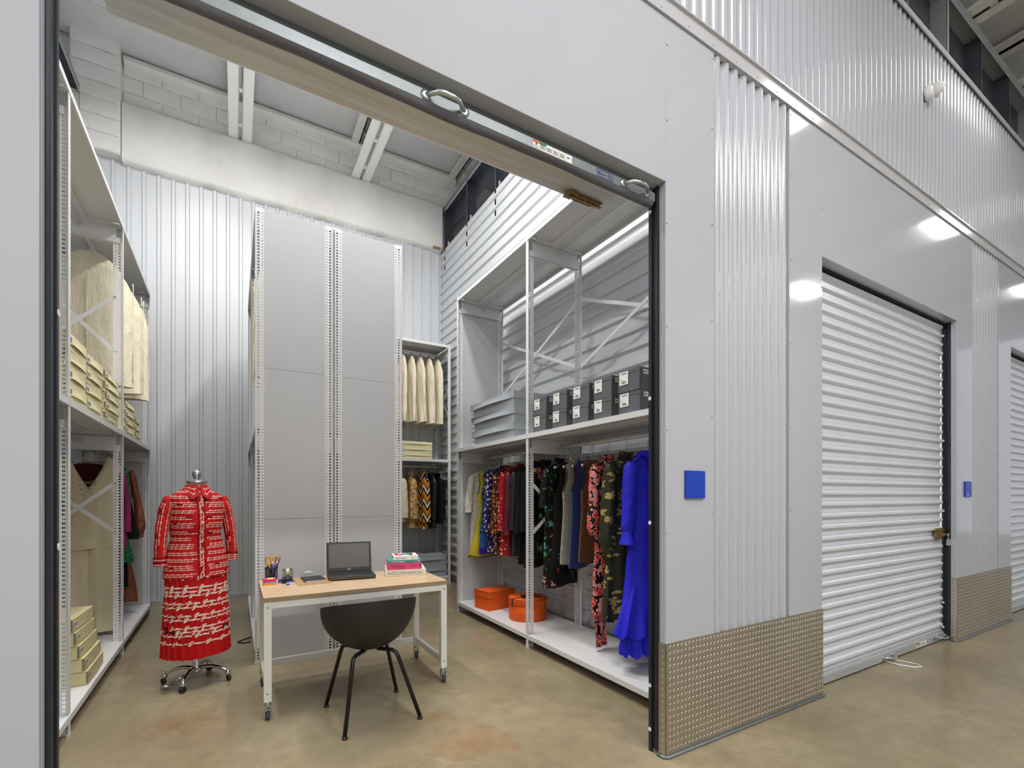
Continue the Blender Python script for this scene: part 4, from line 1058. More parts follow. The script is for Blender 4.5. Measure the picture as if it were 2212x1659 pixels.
for i, (y, w, rz, nm) in enumerate(((5.68, .31, 0, 'cream canvas garment bag facing the door, nearest on the left'), (5.97, .33, 8, 'cream canvas garment bag second on the left upper rail'), (6.16, .33, -6, 'cream canvas garment bag third on the left upper rail'), (6.36, .34, 5, 'cream canvas garment bag farthest on the left upper rail'))):
    bag(nm, (LX, y, 3.70), rz, w, .07, 1.27 + .02 * (i % 2), gl)
for i, x in enumerate((2.12, 2.26, 2.395, 2.535, 2.69, 2.83)):
    bag(('cream garment bag in the back corner, ' + ('half hidden behind the panel', 'second from the panel', 'third from the panel', 'third from the end post', 'second from the end post', 'nearest the end post')[i]), (x, 7.28, 3.675), 90 + RN.uniform(-3, 3), .265, .042, 1.14 + RN.uniform(-.03, .02), gb)
# fur and leather coats on the back unit
cb = 'coats on the back unit'
CO = [(0, .175), (.05, .205), (.3, .205), (1, .22)]; CT = [(0, .03), (.08, .05), (.4, .055), (1, .065)]
cs = lambda Ls, r0, r1, **k: dict(x0=.175, z0=.20, Ls=Ls, r0=r0, r1=r1, flat=.7, out=.02, **k)
garment('coat', 'cream fleece coat half behind the grey panel', 'coat', 'fleece', (2.22, 7.28, 1.86), 90, CO, CT, .86, cs(.60, .075, .095), (.08, .07, 'fleece'), None, cb)
garment('coat', 'leopard print fur coat', 'coat', 'leopard', (2.395, 7.28, 1.86), 86, CO, CT, .96, cs(.62, .07, .085), (.08, .08, 'leopard'), None, cb)
garment('coat', 'ochre, black and white chevron fur coat', 'coat', 'chevron', (2.575, 7.28, 1.86), 94, CO, CT, .98, cs(.68, .075, .085), (.085, .09, 'chevron'), None, cb)
garment('jacket', 'black leather jacket beside the chevron fur', 'jacket', 'leather', (2.735, 7.28, 1.86), 88, CO, [(0, .03), (.1, .045), (1, .055)], .98, cs(.64, .06, .05, fwd=.02), (.07, .06, 'leather'), None, cb)
garment('jacket', 'black wool jacket nearest the corner post', 'jacket', 'black', (2.850, 7.28, 1.86), 92, CO, [(0, .03), (.1, .045), (1, .05)], .90, cs(.64, .06, .05), (.07, .06, 'black'), None, cb)
# bags just visible in the open side of the centre block
for i, y in enumerate((4.80, 4.98, 5.16)): bag('cream canvas bag inside the grey panelled block, ' + ('nearest its end', 'middle of three', 'third from its end')[i], (.442, y, 3.70), 0, .285, .06, 1.25, 'canvas bags inside the centre block')

for c in list(HANG.children): bpy.data.objects.remove(c)
bpy.data.objects.remove(HANG)
# ============================================================ dress form, blouse, skirt
DF = (-.25, 4.27); RZF = math.radians(16)
t = thing('dress_form', 'dress form with chrome neck cap on a four-wheeled chrome base', 'mannequin', (DF[0], DF[1], 0), RZF)
obj('torso', MB().lathe([(.10, .84), (.125, .90), (.11, 1.05), (.115, 1.2), (.11, 1.33), (.068, 1.41), (.054, 1.44), (.052, 1.490), (.0001, 1.492)], (0, 0, 0), 28, 'z', 0, True, 1.10, 1), plain('linen', rgb(226, 218, 200), .8, 0, .2, .04), t, False)
m = MB().lathe([(.064, 1.490), (.066, 1.494), (.066, 1.506), (.062, 1.510), (.02, 1.512), (.012, 1.522), (.016, 1.528), (.024, 1.536), (.030, 1.552), (.029, 1.556), (.031, 1.559), (.029, 1.562), (.030, 1.568), (.024, 1.582), (.010, 1.591), (.0001, 1.593)], (0, 0, 0), 24)
obj('neck_cap', m, 'chrome', t, False)
m = MB().lathe([(.012, .84), (.012, .30), (.012, .20), (.024, .198), (.026, .185), (.026, .10), (.034, .09), (.030, .072), (.0001, .070)], (0, 0, 0), 20)
obj('column', m, 'chrome', t, False)
inv = Matrix.Rotation(-RZF, 4, 'Z')
for wx, wy in ((-.32, 4.07), (-.453, 4.329), (-.048, 4.174), (-.18, 4.477)):
    d = inv @ Vector((wx - DF[0], wy - DF[1], 0)); r = d.length; d.normalize()
    pts = [d * (r * k) + Vector((0, 0, z)) for k, z in ((.05, .095), (.25, .112), (.5, .116), (.75, .102), (.93, .080), (1, .072))]
    m = MB().tube(pts, [.017, .015, .013, .012, .012, .012], 10)
    m.lathe([(.018, .048), (.021, .055), (.021, .072), (.014, .082), (.006, .086), (.008, .092), (.006, .100), (.0001, .102)], tuple(d * r), 14)
    g = obj('base_leg', m, 'chrome', t, False)
    c = d * (r + .006); a = math.atan2(d.y, d.x) + .9
    m = MB().lathe([(.008, -.010), (.022, -.009), (.024, -.004), (.024, .004), (.022, .009), (.008, .010)], (0, 0, 0), 18, 'x').xf(Matrix.Translation((c.x, c.y, .0245)) @ Matrix.Rotation(a, 4, 'Z'))
    obj('wheel', m, 'black', g, False)
pd = inv @ Vector((-.15, -.12, 0))
m = MB().tube([(0, 0, .085), pd * .55 + Vector((0, 0, .075)), pd * .8 + Vector((0, 0, .058))], [.010, .008, .008], 8)
k = len(m.v); m.lathe([(.0001, -.006), (.022, -.005), (.024, 0), (.022, .006), (.0001, .007)], (0, 0, 0), 16, 'z', 0, True, 2.0, 1.0); m.xf(Matrix.Translation(pd * 1.05 + Vector((0, 0, .050))) @ Matrix.Rotation(math.atan2(pd.y, pd.x), 4, 'Z'), k)
for i in range(4):
    k = len(m.v); m.box(-.03 + .018 * i, -.024 + .018 * i, -.016, .016, .006, .010); m.xf(Matrix.Translation(pd * 1.05 + Vector((0, 0, .050))) @ Matrix.Rotation(math.atan2(pd.y, pd.x), 4, 'Z'), k)
obj('foot_pedal', m, 'chrome', t, False)

CL['red'] = plain('red_crepe', rgb(186, 14, 16), .72, 0, .25, .05, 12)
CL['print_white'] = plain('print_white', rgb(236, 214, 196), .7, 0, .2, 0)
CL['print_black'] = plain('print_black', rgb(24, 12, 14), .7, 0, .2, 0)
WORD = [[(.26, .30), (.20, .36), (.10, .27), (.05, .12), (.12, .02), (.21, .10), (.25, .22), (.20, -.08), (.13, -.20), (.08, -.14), (.18, .0), (.32, .16), (.31, .03), (.36, .01), (.43, .16), (.42, .03), (.48, .02), (.58, .15), (.52, .15), (.51, .03), (.58, .01), (.70, .15), (.64, .15), (.63, .03), (.70, .01), (.81, .15), (.80, .03), (.86, .02), (1.0, .12)]]
def words(mbs, F, s0, s1, z, w, hs=1.0, sw=.05, ph=0, drift=0, pb=.06):
    """rows of small script words laid on a surface F(s, z, lift) as flat print"""
    s = s0 + ph
    while s < s1 - w:
        mb = mbs[1 if RN.random() < pb else 0]
        for line in WORD:
            P_ = [(s + (x + .30 * y) * w, z + y * w * hs + drift * (s + x * w)) for x, y in line]
            L, vs = len(P_), []
            for i, p in enumerate(P_):
                a = P_[max(0, i - 1)]; b = P_[min(L - 1, i + 1)]; dx, dz = b[0] - a[0], b[1] - a[1]; q = math.hypot(dx, dz) or 1
                nx, nz = -dz / q * w * sw * .5, dx / q * w * sw * .5
                vs += [F(p[0] + nx, p[1] + nz, .0022), F(p[0] - nx, p[1] - nz, .0022)]
            mb.add(vs, [(2 * i, 2 * i + 1, 2 * i + 3, 2 * i + 2) for i in range(L - 1)])
        s += w * 1.02
# blouse
BP = [(.800, .212, .160), (.90, .200, .150), (1.00, .180, .136), (1.09, .160, .128), (1.19, .170, .148), (1.27, .176, .142), (1.34, .178, .118), (1.385, .172, .096), (1.415, .140, .080), (1.44, .096, .070), (1.46, .066, .060)]
def prof(tab, z, k):
    if z <= tab[0][0]: return tab[0][k]
    for a, b in zip(tab[:-1], tab[1:]):
        if z <= b[0]:
            q = (z - a[0]) / (b[0] - a[0]); return a[k] + (b[k] - a[k]) * q
    return tab[-1][k]
def BF(s, z, lift=0):
    rx, ry = prof(BP, z, 1), prof(BP, z, 2); a = s / (.5 * (rx + ry) + .02)
    w_ = .003 * math.sin(7 * a + 6 * z) * (1.4 - z) / .4
    return ((rx + lift + w_) * math.sin(a), -(ry + lift + w_) * math.cos(a), z)
def BA(u, v):
    z = .800 + .66 * v; rx, ry = prof(BP, z, 1), prof(BP, z, 2); return BF((2 * u - 1) * PI * (.5 * (rx + ry) + .02), z)
bl = thing('blouse', 'red three-quarter sleeve blouse printed with white script on the dress form', 'blouse', (DF[0], DF[1], 0), RZF)
obj('body', MB().grid(BA, 72, 44, True), CL['red'], bl, False)
pw, pk = MB(), MB()
z = .815; seq = (.0145, .031, .0145, .0145, .031, .0145, .032); i = 0
while z < 1.43:
    r_ = .5 * (prof(BP, z, 1) + prof(BP, z, 2)) + .02; lim = 2.3 * r_
    words((pw, pk), BF, -lim, -.022, z, .042, .52, .055, RN.uniform(0, .03), 0, .05); words((pw, pk), BF,   .022, lim, z, .042, .52, .055, RN.uniform(0, .03), 0, .05)
    z += seq[i % len(seq)]; i += 1
def SLV(side):
    c0, c1 = Vector((side * .180, .004, 1.355)), Vector((side * .228, -.030, .945))
    def F(s, h, lift=0):
        k = (1.355 - h) / (1.355 - .945); k2 = max(0, k)
        c = c0.lerp(c1, k2) + Vector((side * .012 * math.sin(min(1, k2) * PI), 0, 0))
        r = .050 - .008 * k2 if k2 > .12 else .050 * (.30 + .70 * (max(0, k + .10) / .22) ** .5)
        r = max(.012, r) * (1 + .03 * math.sin(17 * k2) + .02 * math.sin(31 * k2 + 2)); a = s / .048
        return (c.x + (r * .86 + lift) * math.sin(a), c.y - (r + lift) * math.cos(a), h)
    return F
for side in (-1, 1):
    F = SLV(side)
    sl_ = obj('sleeve', MB().grid(lambda u, v: F((2 * u - 1) * PI * .048, 1.396 - .451 * v), 24, 30, True), CL['red'], bl, False)
    # lettering runs along the sleeve
    for s_ in (-.105, -.085, -.045, -.025, .015, .035, .075, .095):
        words((pw, pk), lambda a, b, l, s_=s_: F(b, 1.36 - a, l), .0, .40, s_, .042, .52, .055, RN.uniform(0, .03), 0, .05)
    c = SLV(side)(0, .945); cx, cy = side * .228, -.030
    cf = obj('cuff', MB().grid(lambda u, v: (cx + (.043 + .003 * v) * math.sin(2 * PI * u) * .92, cy - (.046 + .003 * v) * math.cos(2 * PI * u), .955 - .058 * v), 24, 4, True), CL['red'], bl, False)
    for zz in (.905, .922, .938): words((pw, pk), lambda a, b, l: (cx + (.046 + l) * .92 * math.sin(a / .046), cy - (.049 + l) * math.cos(a / .046), b), -.15, .15, zz, .045, .55, .06, .01)
    obj('piping', MB().tube([(cx + .046 * .92 * math.sin(2 * PI * i / 24), cy - .049 * math.cos(2 * PI * i / 24), .956) for i in range(24)], .0018, 5, closed=True), CL['print_black'], cf, False)
pl = MB().grid(lambda u, v: BF(-.019 + .038 * u, .792 + .655 * v, .006), 3, 40)
po = obj('button_placket', pl, CL['red'], bl, False)
words((pw, pk), lambda a, b, l: BF(b, .795 + a, .006 + l), .0, .63, -.009, .042, .6, .05); words((pw, pk), lambda a, b, l: BF(b, .795 + a, .006 + l), .01, .63, .006, .042, .6, .05)
e = MB()
for s_ in (-.019, .019): e.tube([BF(s_, .792 + .0218 * i, .0075) for i in range(31)], .0016, 5)
obj('piping', e, CL['print_black'], po, False)
bt = MB()
for i in range(9):
    p = BF(0, .84 + .073 * i, .0085); k = len(bt.v); bt.lathe([(.0055, 0), (.0055, .002), (.0035, .0028), (.0001, .0024)], (0, 0, 0), 10); bt.xf(Matrix.Translation(p) @ Matrix.Rotation(PI / 2, 4, 'X'), k)
obj('buttons', bt, 'white', po, False, kind='stuff')
for side in (-1, 1):
    def CF(u, v):
        a = side * (.10 + (PI - .10) * u); pt = max(0, 1 - abs(u - .10) / .16)
        r = .062 + .038 * v + .012 * v * pt; z = 1.470 - .018 * u * 0 - .056 * v - .046 * v * pt + .010 * (1 - v)
        return (r * 1.12 * math.sin(a), -(r * 1.0) * math.cos(a) - .010 * v * pt, z - .004 * math.sin(a) ** 2)
    co = obj('collar', MB().grid(CF, 30, 6), CL['red'], bl, False)
    obj('piping', MB().tube([tuple(Vector(CF(i / 30, 1)) + Vector((0, -.001, 0))) for i in range(31)], .0017, 5), CL['print_black'], co, False)
    for vv in (.30, .62):
        words((pw, pw), lambda a, b, l: tuple(Vector(CF(.06 + a / .30, min(.97, vv + b / .09))) + Vector((0, -.002, .001))), 0, .13, 0, .042, .6, .05)
obj('script_print', pw, CL['print_white'], bl, False, kind='stuff'); obj('script_print', pk, CL['print_black'], bl, False, kind='stuff')
# pleated skirt
def SF(s, z, lift=0):
    k = (.815 - z) / .60; rx, ry = .192 + .024 * k, .156 + .040 * k; a = s / .20
    f = (a * 24 / (2 * PI)) % 1.0; pl_ = (.012 + .010 * k) * (f if f < .86 else (1 - f) / .14 * .86)
    q = 1 + .012 * math.sin(3 * a + 2) * k
    return ((rx - .006 + pl_ + lift) * q * math.sin(a), -(ry - .006 + pl_ + lift) * q * math.cos(a), z + .008 * math.sin(5 * a) * max(0, k - .7))
sk = thing('skirt', 'red pleated midi skirt printed with white script on the dress form', 'skirt', (DF[0], DF[1], 0), RZF)
obj('body', MB().grid(lambda u, v: SF((2 * u - 1) * PI * .20, .818 - .592 * v), 240, 22, True, 0, False), CL['red'], sk, False)
pw, pk = MB(), MB()
z = .800; seq = (.070, .028, .028, .056, .028, .060, .028, .058, .027, .027, .056, .028)
for i, dz in enumerate(seq):
    words((pw, pk), SF, -.44, .44, z, .098, .62, .072, RN.uniform(0, .09), 0, .30 if i == 0 else .07); z -= dz
    if z < .262: break
obj('script_print', pw, CL['print_white'], sk, False, kind='stuff'); obj('script_print', pk, CL['print_black'], sk, False, kind='stuff')

# ============================================================ desk
DZ = .765
t = thing('desk', 'wood-topped white steel desk on casters', 'desk', (.76, 3.64, 0))
obj('desktop', MB().box(.15, 1.372, 3.30, 3.985, DZ - .027, DZ), 'wood', t, bevel=.0012, seg=1)
ed = MB(); ed.box(.149, 1.373, 3.2995, 3.3005, DZ - .0265, DZ - .002).box(.1495, .1505, 3.30, 3.985, DZ - .0265, DZ - .002).box(1.3715, 1.3725, 3.30, 3.985, DZ - .0265, DZ - .002)
obj('edge_band', ed, 'wood_edge', t)
zt_ = DZ - .028
for x in (.175, 1.347):
    for y in (3.33, 3.945):
        g = obj('leg', MB().box(x - .0225, x + .0225, y - .0225, y + .0225, .112, zt_), 'desk_white', t, bevel=.002)
        b = MB()
        for z in (zt_ - .035, .165): bolt(b, (x, y - .0225, z), '-y', .007)
        obj('bolt_heads', b, 'steel', g, kind='stuff')
        m = MB().lathe([(.022, .112), (.022, .106), (.016, .100), (.019, .094), (.019, .084)], (x, y, 0), 14)
        m.box(x - .018, x - .0155, y - .022, y + .016, .024, .090).box(x + .0155, x + .018, y - .022, y + .016, .024, .090).box(x - .018, x + .018, y - .020, y + .016, .086, .090)
        m.tube([(x - .024, y - .006, .031), (x + .024, y - .006, .031)], .004, 8)
        m.box(x - .014, x + .014, y - .040, y - .018, .066, .072)
        c = obj('caster', m, 'steel', g)
        obj('wheel', MB().lathe([(.010, -.012), (.027, -.0115), (.031, -.008), (.031, .008), (.027, .0115), (.010, .012)], (x, y - .006, .0312), 20, 'x'), plain('caster_rubber', rgb(62, 72, 80), .6, 0, .4, .1) if 'cr' not in MT else MT['cr'], t)
obj('apron', MB().box(.1975, 1.3245, 3.310, 3.335, zt_ - .046, zt_), 'desk_white', t, bevel=.0015)
obj('apron', MB().box(.1975, 1.3245, 3.94, 3.965, zt_ - .046, zt_), 'desk_white', t, bevel=.0015)
for x in (.175, 1.347):
    obj('side_rail', MB().box(x - .0125, x + .0125, 3.3525, 3.9225, zt_ - .046, zt_), 'desk_white', t, bevel=.0015)
    obj('side_rail', MB().box(x - .0125, x + .0125, 3.3525, 3.9225, .140, .186), 'desk_white', t, bevel=.0015)
obj('back_rail', MB().box(.1975, 1.3245, 3.935, 3.96, .135, .181), 'desk_white', t, bevel=.0015)

# ============================================================ chair
cx, cy = .745, 3.085
t = thing('armchair', 'matte black tub chair with four slim metal legs', 'chair', (cx, cy, 0))
MT['shell'] = plain('matte_black_shell', rgb(40, 36, 32), .55, 0, .4, .04, 4)
MT['legs'] = plain('black_tube', rgb(22, 21, 20), .35, .2, .5, .05)
def SH_(u, v, k=1.0):
    a = 2 * PI * u; da = abs(((a + PI) % (2 * PI)) - PI)      # 0 at the back (-y)
    zr = .772 - .062 * (da / 1.57) ** 2 if da < 1.57 else .710 - .25 * (1 - math.cos(min(1, (da - 1.57) / 1.2) * PI)) / 2 - .02 * min(1, (da - 1.57) / .3)
    b = v * PI / 2
    rx, ry = .296 * k, (.262 if da < PI / 2 else .262 + .02 * (da - PI / 2)) * k
    f = math.sin(b) ** .92; zc = .418 + (1 - k) * .6; z = zc + (zr - .418 - (1 - k) * .6) * (1 - math.cos(b)) ** .95
    return (rx * f * math.sin(a), -ry * f * math.cos(a) + .0 , z)
sm = MB().grid(lambda u, v: SH_(u, .0 + v), 64, 18, True)
sm.grid(lambda u, v: SH_(u, v, .972), 64, 18, True)
rim = []
for i in range(64): rim += [SH_(i / 64, 1), SH_(i / 64, 1, .972)]
sm.add(rim, [(2 * i, (2 * i + 2) % 128, (2 * i + 3) % 128, 2 * i + 1) for i in range(64)])
obj('shell', sm, 'shell', t, False)
for (fx, fy), (tx, ty) in (((.543, 2.829), (.615, 2.945)), ((1.0, 2.851), (.875, 2.945)), ((.99, 3.323), (.885, 3.225)), ((.521, 3.324), (.605, 3.225))):
    fx -= cx; fy -= cy; tx -= cx; ty -= cy
    pts = [(fx, fy, .016), (fx + (tx - fx) * .9, fy + (ty - fy) * .9, .385), (tx, ty, .413), (tx * .86, ty * .86, .424), (tx * .3, ty * .3, .424)]
    m = MB().tube(pts, .0125, 10); g = obj('leg', m, 'legs', t, False)
    obj('foot', MB().lathe([(.015, 0), (.017, .002), (.017, .007), (.011, .018)], (fx, fy, 0), 14), 'black', g, False)

# ============================================================ on the desk
def TH_(name, label, cat, x, y, rz=0, z=DZ, group=None): return thing(name, label, cat, (x, y, z), math.radians(rz), group)
t = TH_('laptop', 'open black laptop with a blank dark screen on the desk', 'laptop', .775, 3.795, -6)
m = MB().box(-.170, .170, -.125, .125, .004, .030); obj('base', m, 'black', t, False, bevel=.006)
kb = MB()
for r in range(6):
    for c in range(15): kb.box(-.150 + c * .0202, -.150 + c * .0202 + .0172, -.030 + r * .0185, -.030 + r * .0185 + .0155, .0300, .0322)
obj('keys', kb, plain('dark_keys', rgb(36, 36, 38), .5, 0, .5, .05), t, False, kind='stuff')
obj('touchpad', MB().box(-.045, .035, -.105, -.045, .0298, .0306), plain('touchpad', rgb(52, 52, 54), .4, 0, .5, 0), t, False)
obj('front_strip', MB().box(-.168, .168, -.1262, -.1246, .010, .020), plain('bronze_strip', rgb(96, 84, 70), .35, .4, .5, 0), t, False)
sc_ = MB().box(-.170, .170, -.006, .006, 0, .235); Mx = Matrix.Translation((0, .122, .030)) @ Matrix.Rotation(math.radians(-14), 4, 'X'); sc_.xf(Mx)
s0 = obj('screen', sc_, 'black', t, False, bevel=.004)
d_ = MB().box(-.152, .152, -.0072, -.0055, .030, .220); d_.xf(Mx); obj('display', d_, plain('blank_display', rgb(84, 82, 76), .22, 0, .5, 0), s0, False)
lg = MB(); text_mb('DELL', .013, lg, Mx @ Matrix.Translation((-.016, -.0062, .012)), 0); obj('logo', lg, 'white', s0, False)
bp = MB()
for x, z in ((-.160, .018), (.160, .018), (-.162, .12), (.162, .12), (-.05, .228), (.05, .228)): bp.box(x - .004, x + .004, -.0075, -.006, z - .003, z + .003)
bp.xf(Mx); obj('bumpers', bp, 'rubber', s0, False, kind='stuff')
# books
def book(label, x, y, z, rz, w, d, h, cov, pages='label', prints=()):
    t = TH_('book', label, 'book', x, y, rz, z, 'fashion books stacked on the desk')
    c = MB().box(-w / 2, w / 2, -d / 2, d / 2, 0, .003).box(-w / 2, w / 2, -d / 2, d / 2, h - .003, h).box(-w / 2, w / 2, -d / 2, -d / 2 + .003, 0, h)
    obj('cover', c, cov, t, False, bevel=.0008, seg=1)
    obj('pages', MB().box(-w / 2 + .004, w / 2 - .004, -d / 2 + .003, d / 2 - .004, .003, h - .003), pages, t, False)
    for txt, size, px, pz, mat, sx in prints:
        k = MB(); text_mb(txt, size, k, Matrix.Translation((px, -d / 2 - .0006, pz)), 0, 'LEFT', 0, .0003, sx); obj('spine_title', k, mat, t, False)
    return t
MT['pages'] = plain('book_pages', rgb(206, 198, 180), .8, 0, .2, .08, 90)
MT['bk_cream'] = plain('cream_cover', rgb(234, 226, 206), .5, 0, .4, .02); MT['bk_pink'] = plain('pink_cover', rgb(214, 72, 122), .5, 0, .4, .02)
MT['bk_teal'] = plain('teal_cover', rgb(72, 150, 146), .5, 0, .4, .02); MT['teal_ink'] = plain('teal_ink', rgb(40, 150, 160), .6, 0, .3, 0); MT['grey_ink'] = plain('slate_ink', rgb(92, 120, 128), .6, 0, .3, 0)
bk = book('thick cream book titled Avedon Fashion at the bottom of the stack', 1.198, 3.785, DZ, -14, .310, .29, .049, 'bk_cream', 'pages', (('AVEDON', .040, -.142, .011, 'grey_ink', .80), ('FASHION', .040, -.010, .011, 'grey_ink', .80)))
k = MB().box(-.026, -.025, -.1456, -.145, .008, .042).box(.120, .124, -.1456, -.145, .022, .027).box(.138, .1395, -.1456, -.145, .008, .042); obj('spine_mark', k, 'bk_pink', bk, False)
bk = book('thick pink book on Yves Saint Laurent in the stack', 1.185, 3.775, DZ + .0495, -13, .266, .24, .051, 'bk_pink', 'pages', (('YvesSaintLaurent', .0225, -.106, .022, 'black', .72), ('CATWALK', .011, .042, .025, 'black', 1), ('SUZY MENKES' if False else '', .006, -.07, .009, 'black', 1))[:2])
k = MB(); k.lathe([(.0001, .0006), (.007, .0004), (.007, 0)], (0, 0, 0), 8).xf(Matrix.Translation((.117, -.1203, .027)) @ Matrix.Rotation(PI / 2, 4, 'X')); k.box(-.065, -.038, -.1206, -.12, .010, .0125).box(-.034, -.006, -.1206, -.12, .010, .0125); obj('spine_mark', k, 'black', bk, False)
bk = book('slim teal book third from the bottom of the stack', 1.187, 3.778, DZ + .101, -13, .258, .23, .019, 'bk_teal', 'pages')
k = MB().box(-.105, -.085, -.1156, -.115, .006, .010).box(-.080, -.050, -.1156, -.115, .006, .010).box(-.046, .0, -.1156, -.115, .006, .0105).box(.075, .098, -.1156, -.115, .0075, .0095); k.lathe([(.0001, .0006), (.0055, .0004), (.0055, 0)], (0, 0, 0), 10); k.xf(Matrix.Translation((.108, -.1153, .0095)) @ Matrix.Rotation(PI / 2, 4, 'X'), len(k.v) - 30); obj('spine_mark', k, 'label', bk, False)
bk = book('small white book titled Style Feed on top of the stack', 1.190, 3.765, DZ + .1205, -12, .192, .20, .034, 'label', plain('grey_pages', rgb(150, 156, 156), .8, 0, .2, .08, 90), (('Style Feed', .024, -.082, .0105, 'teal_ink', .86),))
k = MB()
for i, (a, b, c, d, mi) in enumerate(((-.08, -.02, -.06, .06, 0), (-.02, .03, -.05, .08, 1), (.03, .06, -.07, .02, 2), (.04, .085, -.09, -.06, 3), (-.085, -.05, .04, .085, 4), (.02, .07, .03, .085, 4))): k.box(a, b, c, d, .0338, .0344, mi)
obj('cover_picture', k, ('bk_pink', plain('print_slate', rgb(110, 150, 170), .5, 0, .3, 0), plain('print_dark', rgb(60, 62, 80), .5, 0, .3, 0), plain('print_yellow', rgb(226, 212, 40), .5, 0, .3, 0), 'brown'), bk, False)
k = MB().box(.042, .047, -.1006, -.10, .013, .021).box(.050, .078, -.1006, -.10, .016, .018); obj('spine_mark', k, 'ink', bk, False)
# clipboard and notebook
t = TH_('clipboard', 'brown hardboard clipboard with a metal clip under the notebook', 'clipboard', .492, 3.79, 2)
obj('board', MB().box(-.115, .115, -.165, .165, 0, .004), plain('hardboard', rgb(172, 136, 92), .6, 0, .3, .06, 30), t, False, bevel=.0015, seg=1)
m = MB().box(-.06, .06, .125, .150, .004, .010).bar((-.055, .150, .012), (.055, .150, .012), .008, .008)
m.tube([(-.034, .150, .012), (-.030, .158, .034), (-.015, .162, .044), (.015, .162, .044), (.030, .158, .034), (.034, .150, .012)], .004, 6); m.box(-.03, .03, .152, .157, .010, .030)
obj('clip', m, 'steel', t, False)
t = TH_('notebook', 'black covered notebook lying on the clipboard', 'notebook', .505, 3.80, 2, DZ + .0045)
obj('cover', MB().box(-.072, .072, -.105, .105, .010, .0125).box(-.072, .072, -.105, .105, 0, .002).box(-.073, -.070, -.105, .105, 0, .0125), 'black', t, False, bevel=.0008, seg=1)
obj('pages', MB().box(-.070, .070, -.1035, .1035, .002, .010), 'label', t, False)
# tape dispenser
t = TH_('tape_dispenser', 'black tape dispenser with a roll of tape on the desk', 'tape dispenser', .333, 3.835, -6)
pr_ = [(-.075, 0), (-.075, .030), (-.066, .048), (-.02, .088), (.03, .092), (.062, .075), (.072, .02), (.072, 0)]
m = MB().ext(pr_, 'x', -.034, -.016).ext(pr_, 'x', .016, .034).ext([(-.075, 0), (-.075, .030), (-.066, .048), (-.045, .050), (-.03, .03), (.072, .03), (.072, 0)], 'x', -.016, .016)
obj('body', m, 'black', t, False, bevel=.003); obj('tape_roll', MB().lathe([(.018, -.010), (.030, -.010), (.030, .010), (.018, .010)], (0, .012, .065), 20, 'x'), plain('tape', rgb(212, 202, 140), .4, 0, .4, 0), t, False)
# eraser packet, correction roller, clip
t = TH_('eraser', 'white eraser in a blue paper sleeve on the desk', 'eraser', .288, 3.815, -4)
obj('rubber_block', MB().box(-.030, .030, -.011, .011, 0, .024), 'white', t, False, bevel=.003); obj('sleeve', MB().box(-.020, .020, -.0115, .0115, -.0, .0245), plain('sleeve_blue', rgb(52, 46, 130), .5, 0, .4, 0), t, False)
obj('sleeve_print', MB().box(-.012, -.002, -.0122, -.0114, .014, .018, 0).box(-.012, .014, -.0122, -.0114, .007, .010, 1), (plain('print_red', rgb(206, 60, 60), .5, 0, .3, 0), 'white'), t, False)
t = TH_('stamp_pad', 'small oval white and blue case beside the tape dispenser', 'case', .345, 3.735, 0)
obj('base', MB().lathe([(.027, 0), (.030, .003), (.030, .011), (.028, .013)], (0, 0, 0), 24, 'z', 0, True, 1.0, .62), 'white', t, False); obj('lid', MB().lathe([(.027, .013), (.029, .0145), (.026, .019), (.0001, .021)], (0, 0, 0), 24, 'z', 0, True, 1.0, .62), plain('lid_blue', rgb(30, 44, 150), .4, 0, .5, 0), t, False)
t = TH_('binder_clip', 'tiny blue binder clip near the left desk edge', 'clip', .322, 3.690, 10)
obj('jaw', MB().ext([(-.006, 0), (.006, 0), (.0015, .011), (-.0015, .011)], 'x', -.011, .011), plain('clip_blue', rgb(24, 34, 170), .35, 0, .5, 0), t, False); obj('wire_arm', MB().tube([(-.006, .004, .008), (-.008, .016, .006), (.008, .016, .006), (.006, .004, .008)], .0011, 5), 'steel', t, False)
# sticky notes
t = TH_('sticky_notes', 'block of pink, teal and orange sticky notes with a yellow pad', 'notepad', .212, 3.785, 4)
for i, (c, z0, z1) in enumerate((('note_orange', 0, .012), ('note_teal', .012, .022), ('note_pink', .022, .041))):
    MT[c] = plain(c, {'note_orange': rgb(246, 168, 40), 'note_teal': rgb(86, 186, 182), 'note_pink': rgb(236, 44, 130)}[c], .7, 0, .2, 0)
    obj('note_pad', MB().box(-.038, .038, -.038, .038, z0 + .0002, z1), c, t, False, label=('orange', 'teal', 'pink')[i] + ' note pad')
obj('note_pad', MB().box(-.019, .019, -.036, -.002, .0412, .0465).xf(Matrix.Rotation(.12, 4, 'Z')), plain('note_yellow', rgb(240, 226, 120), .7, 0, .2, 0), t, False, label='small yellow note pad')
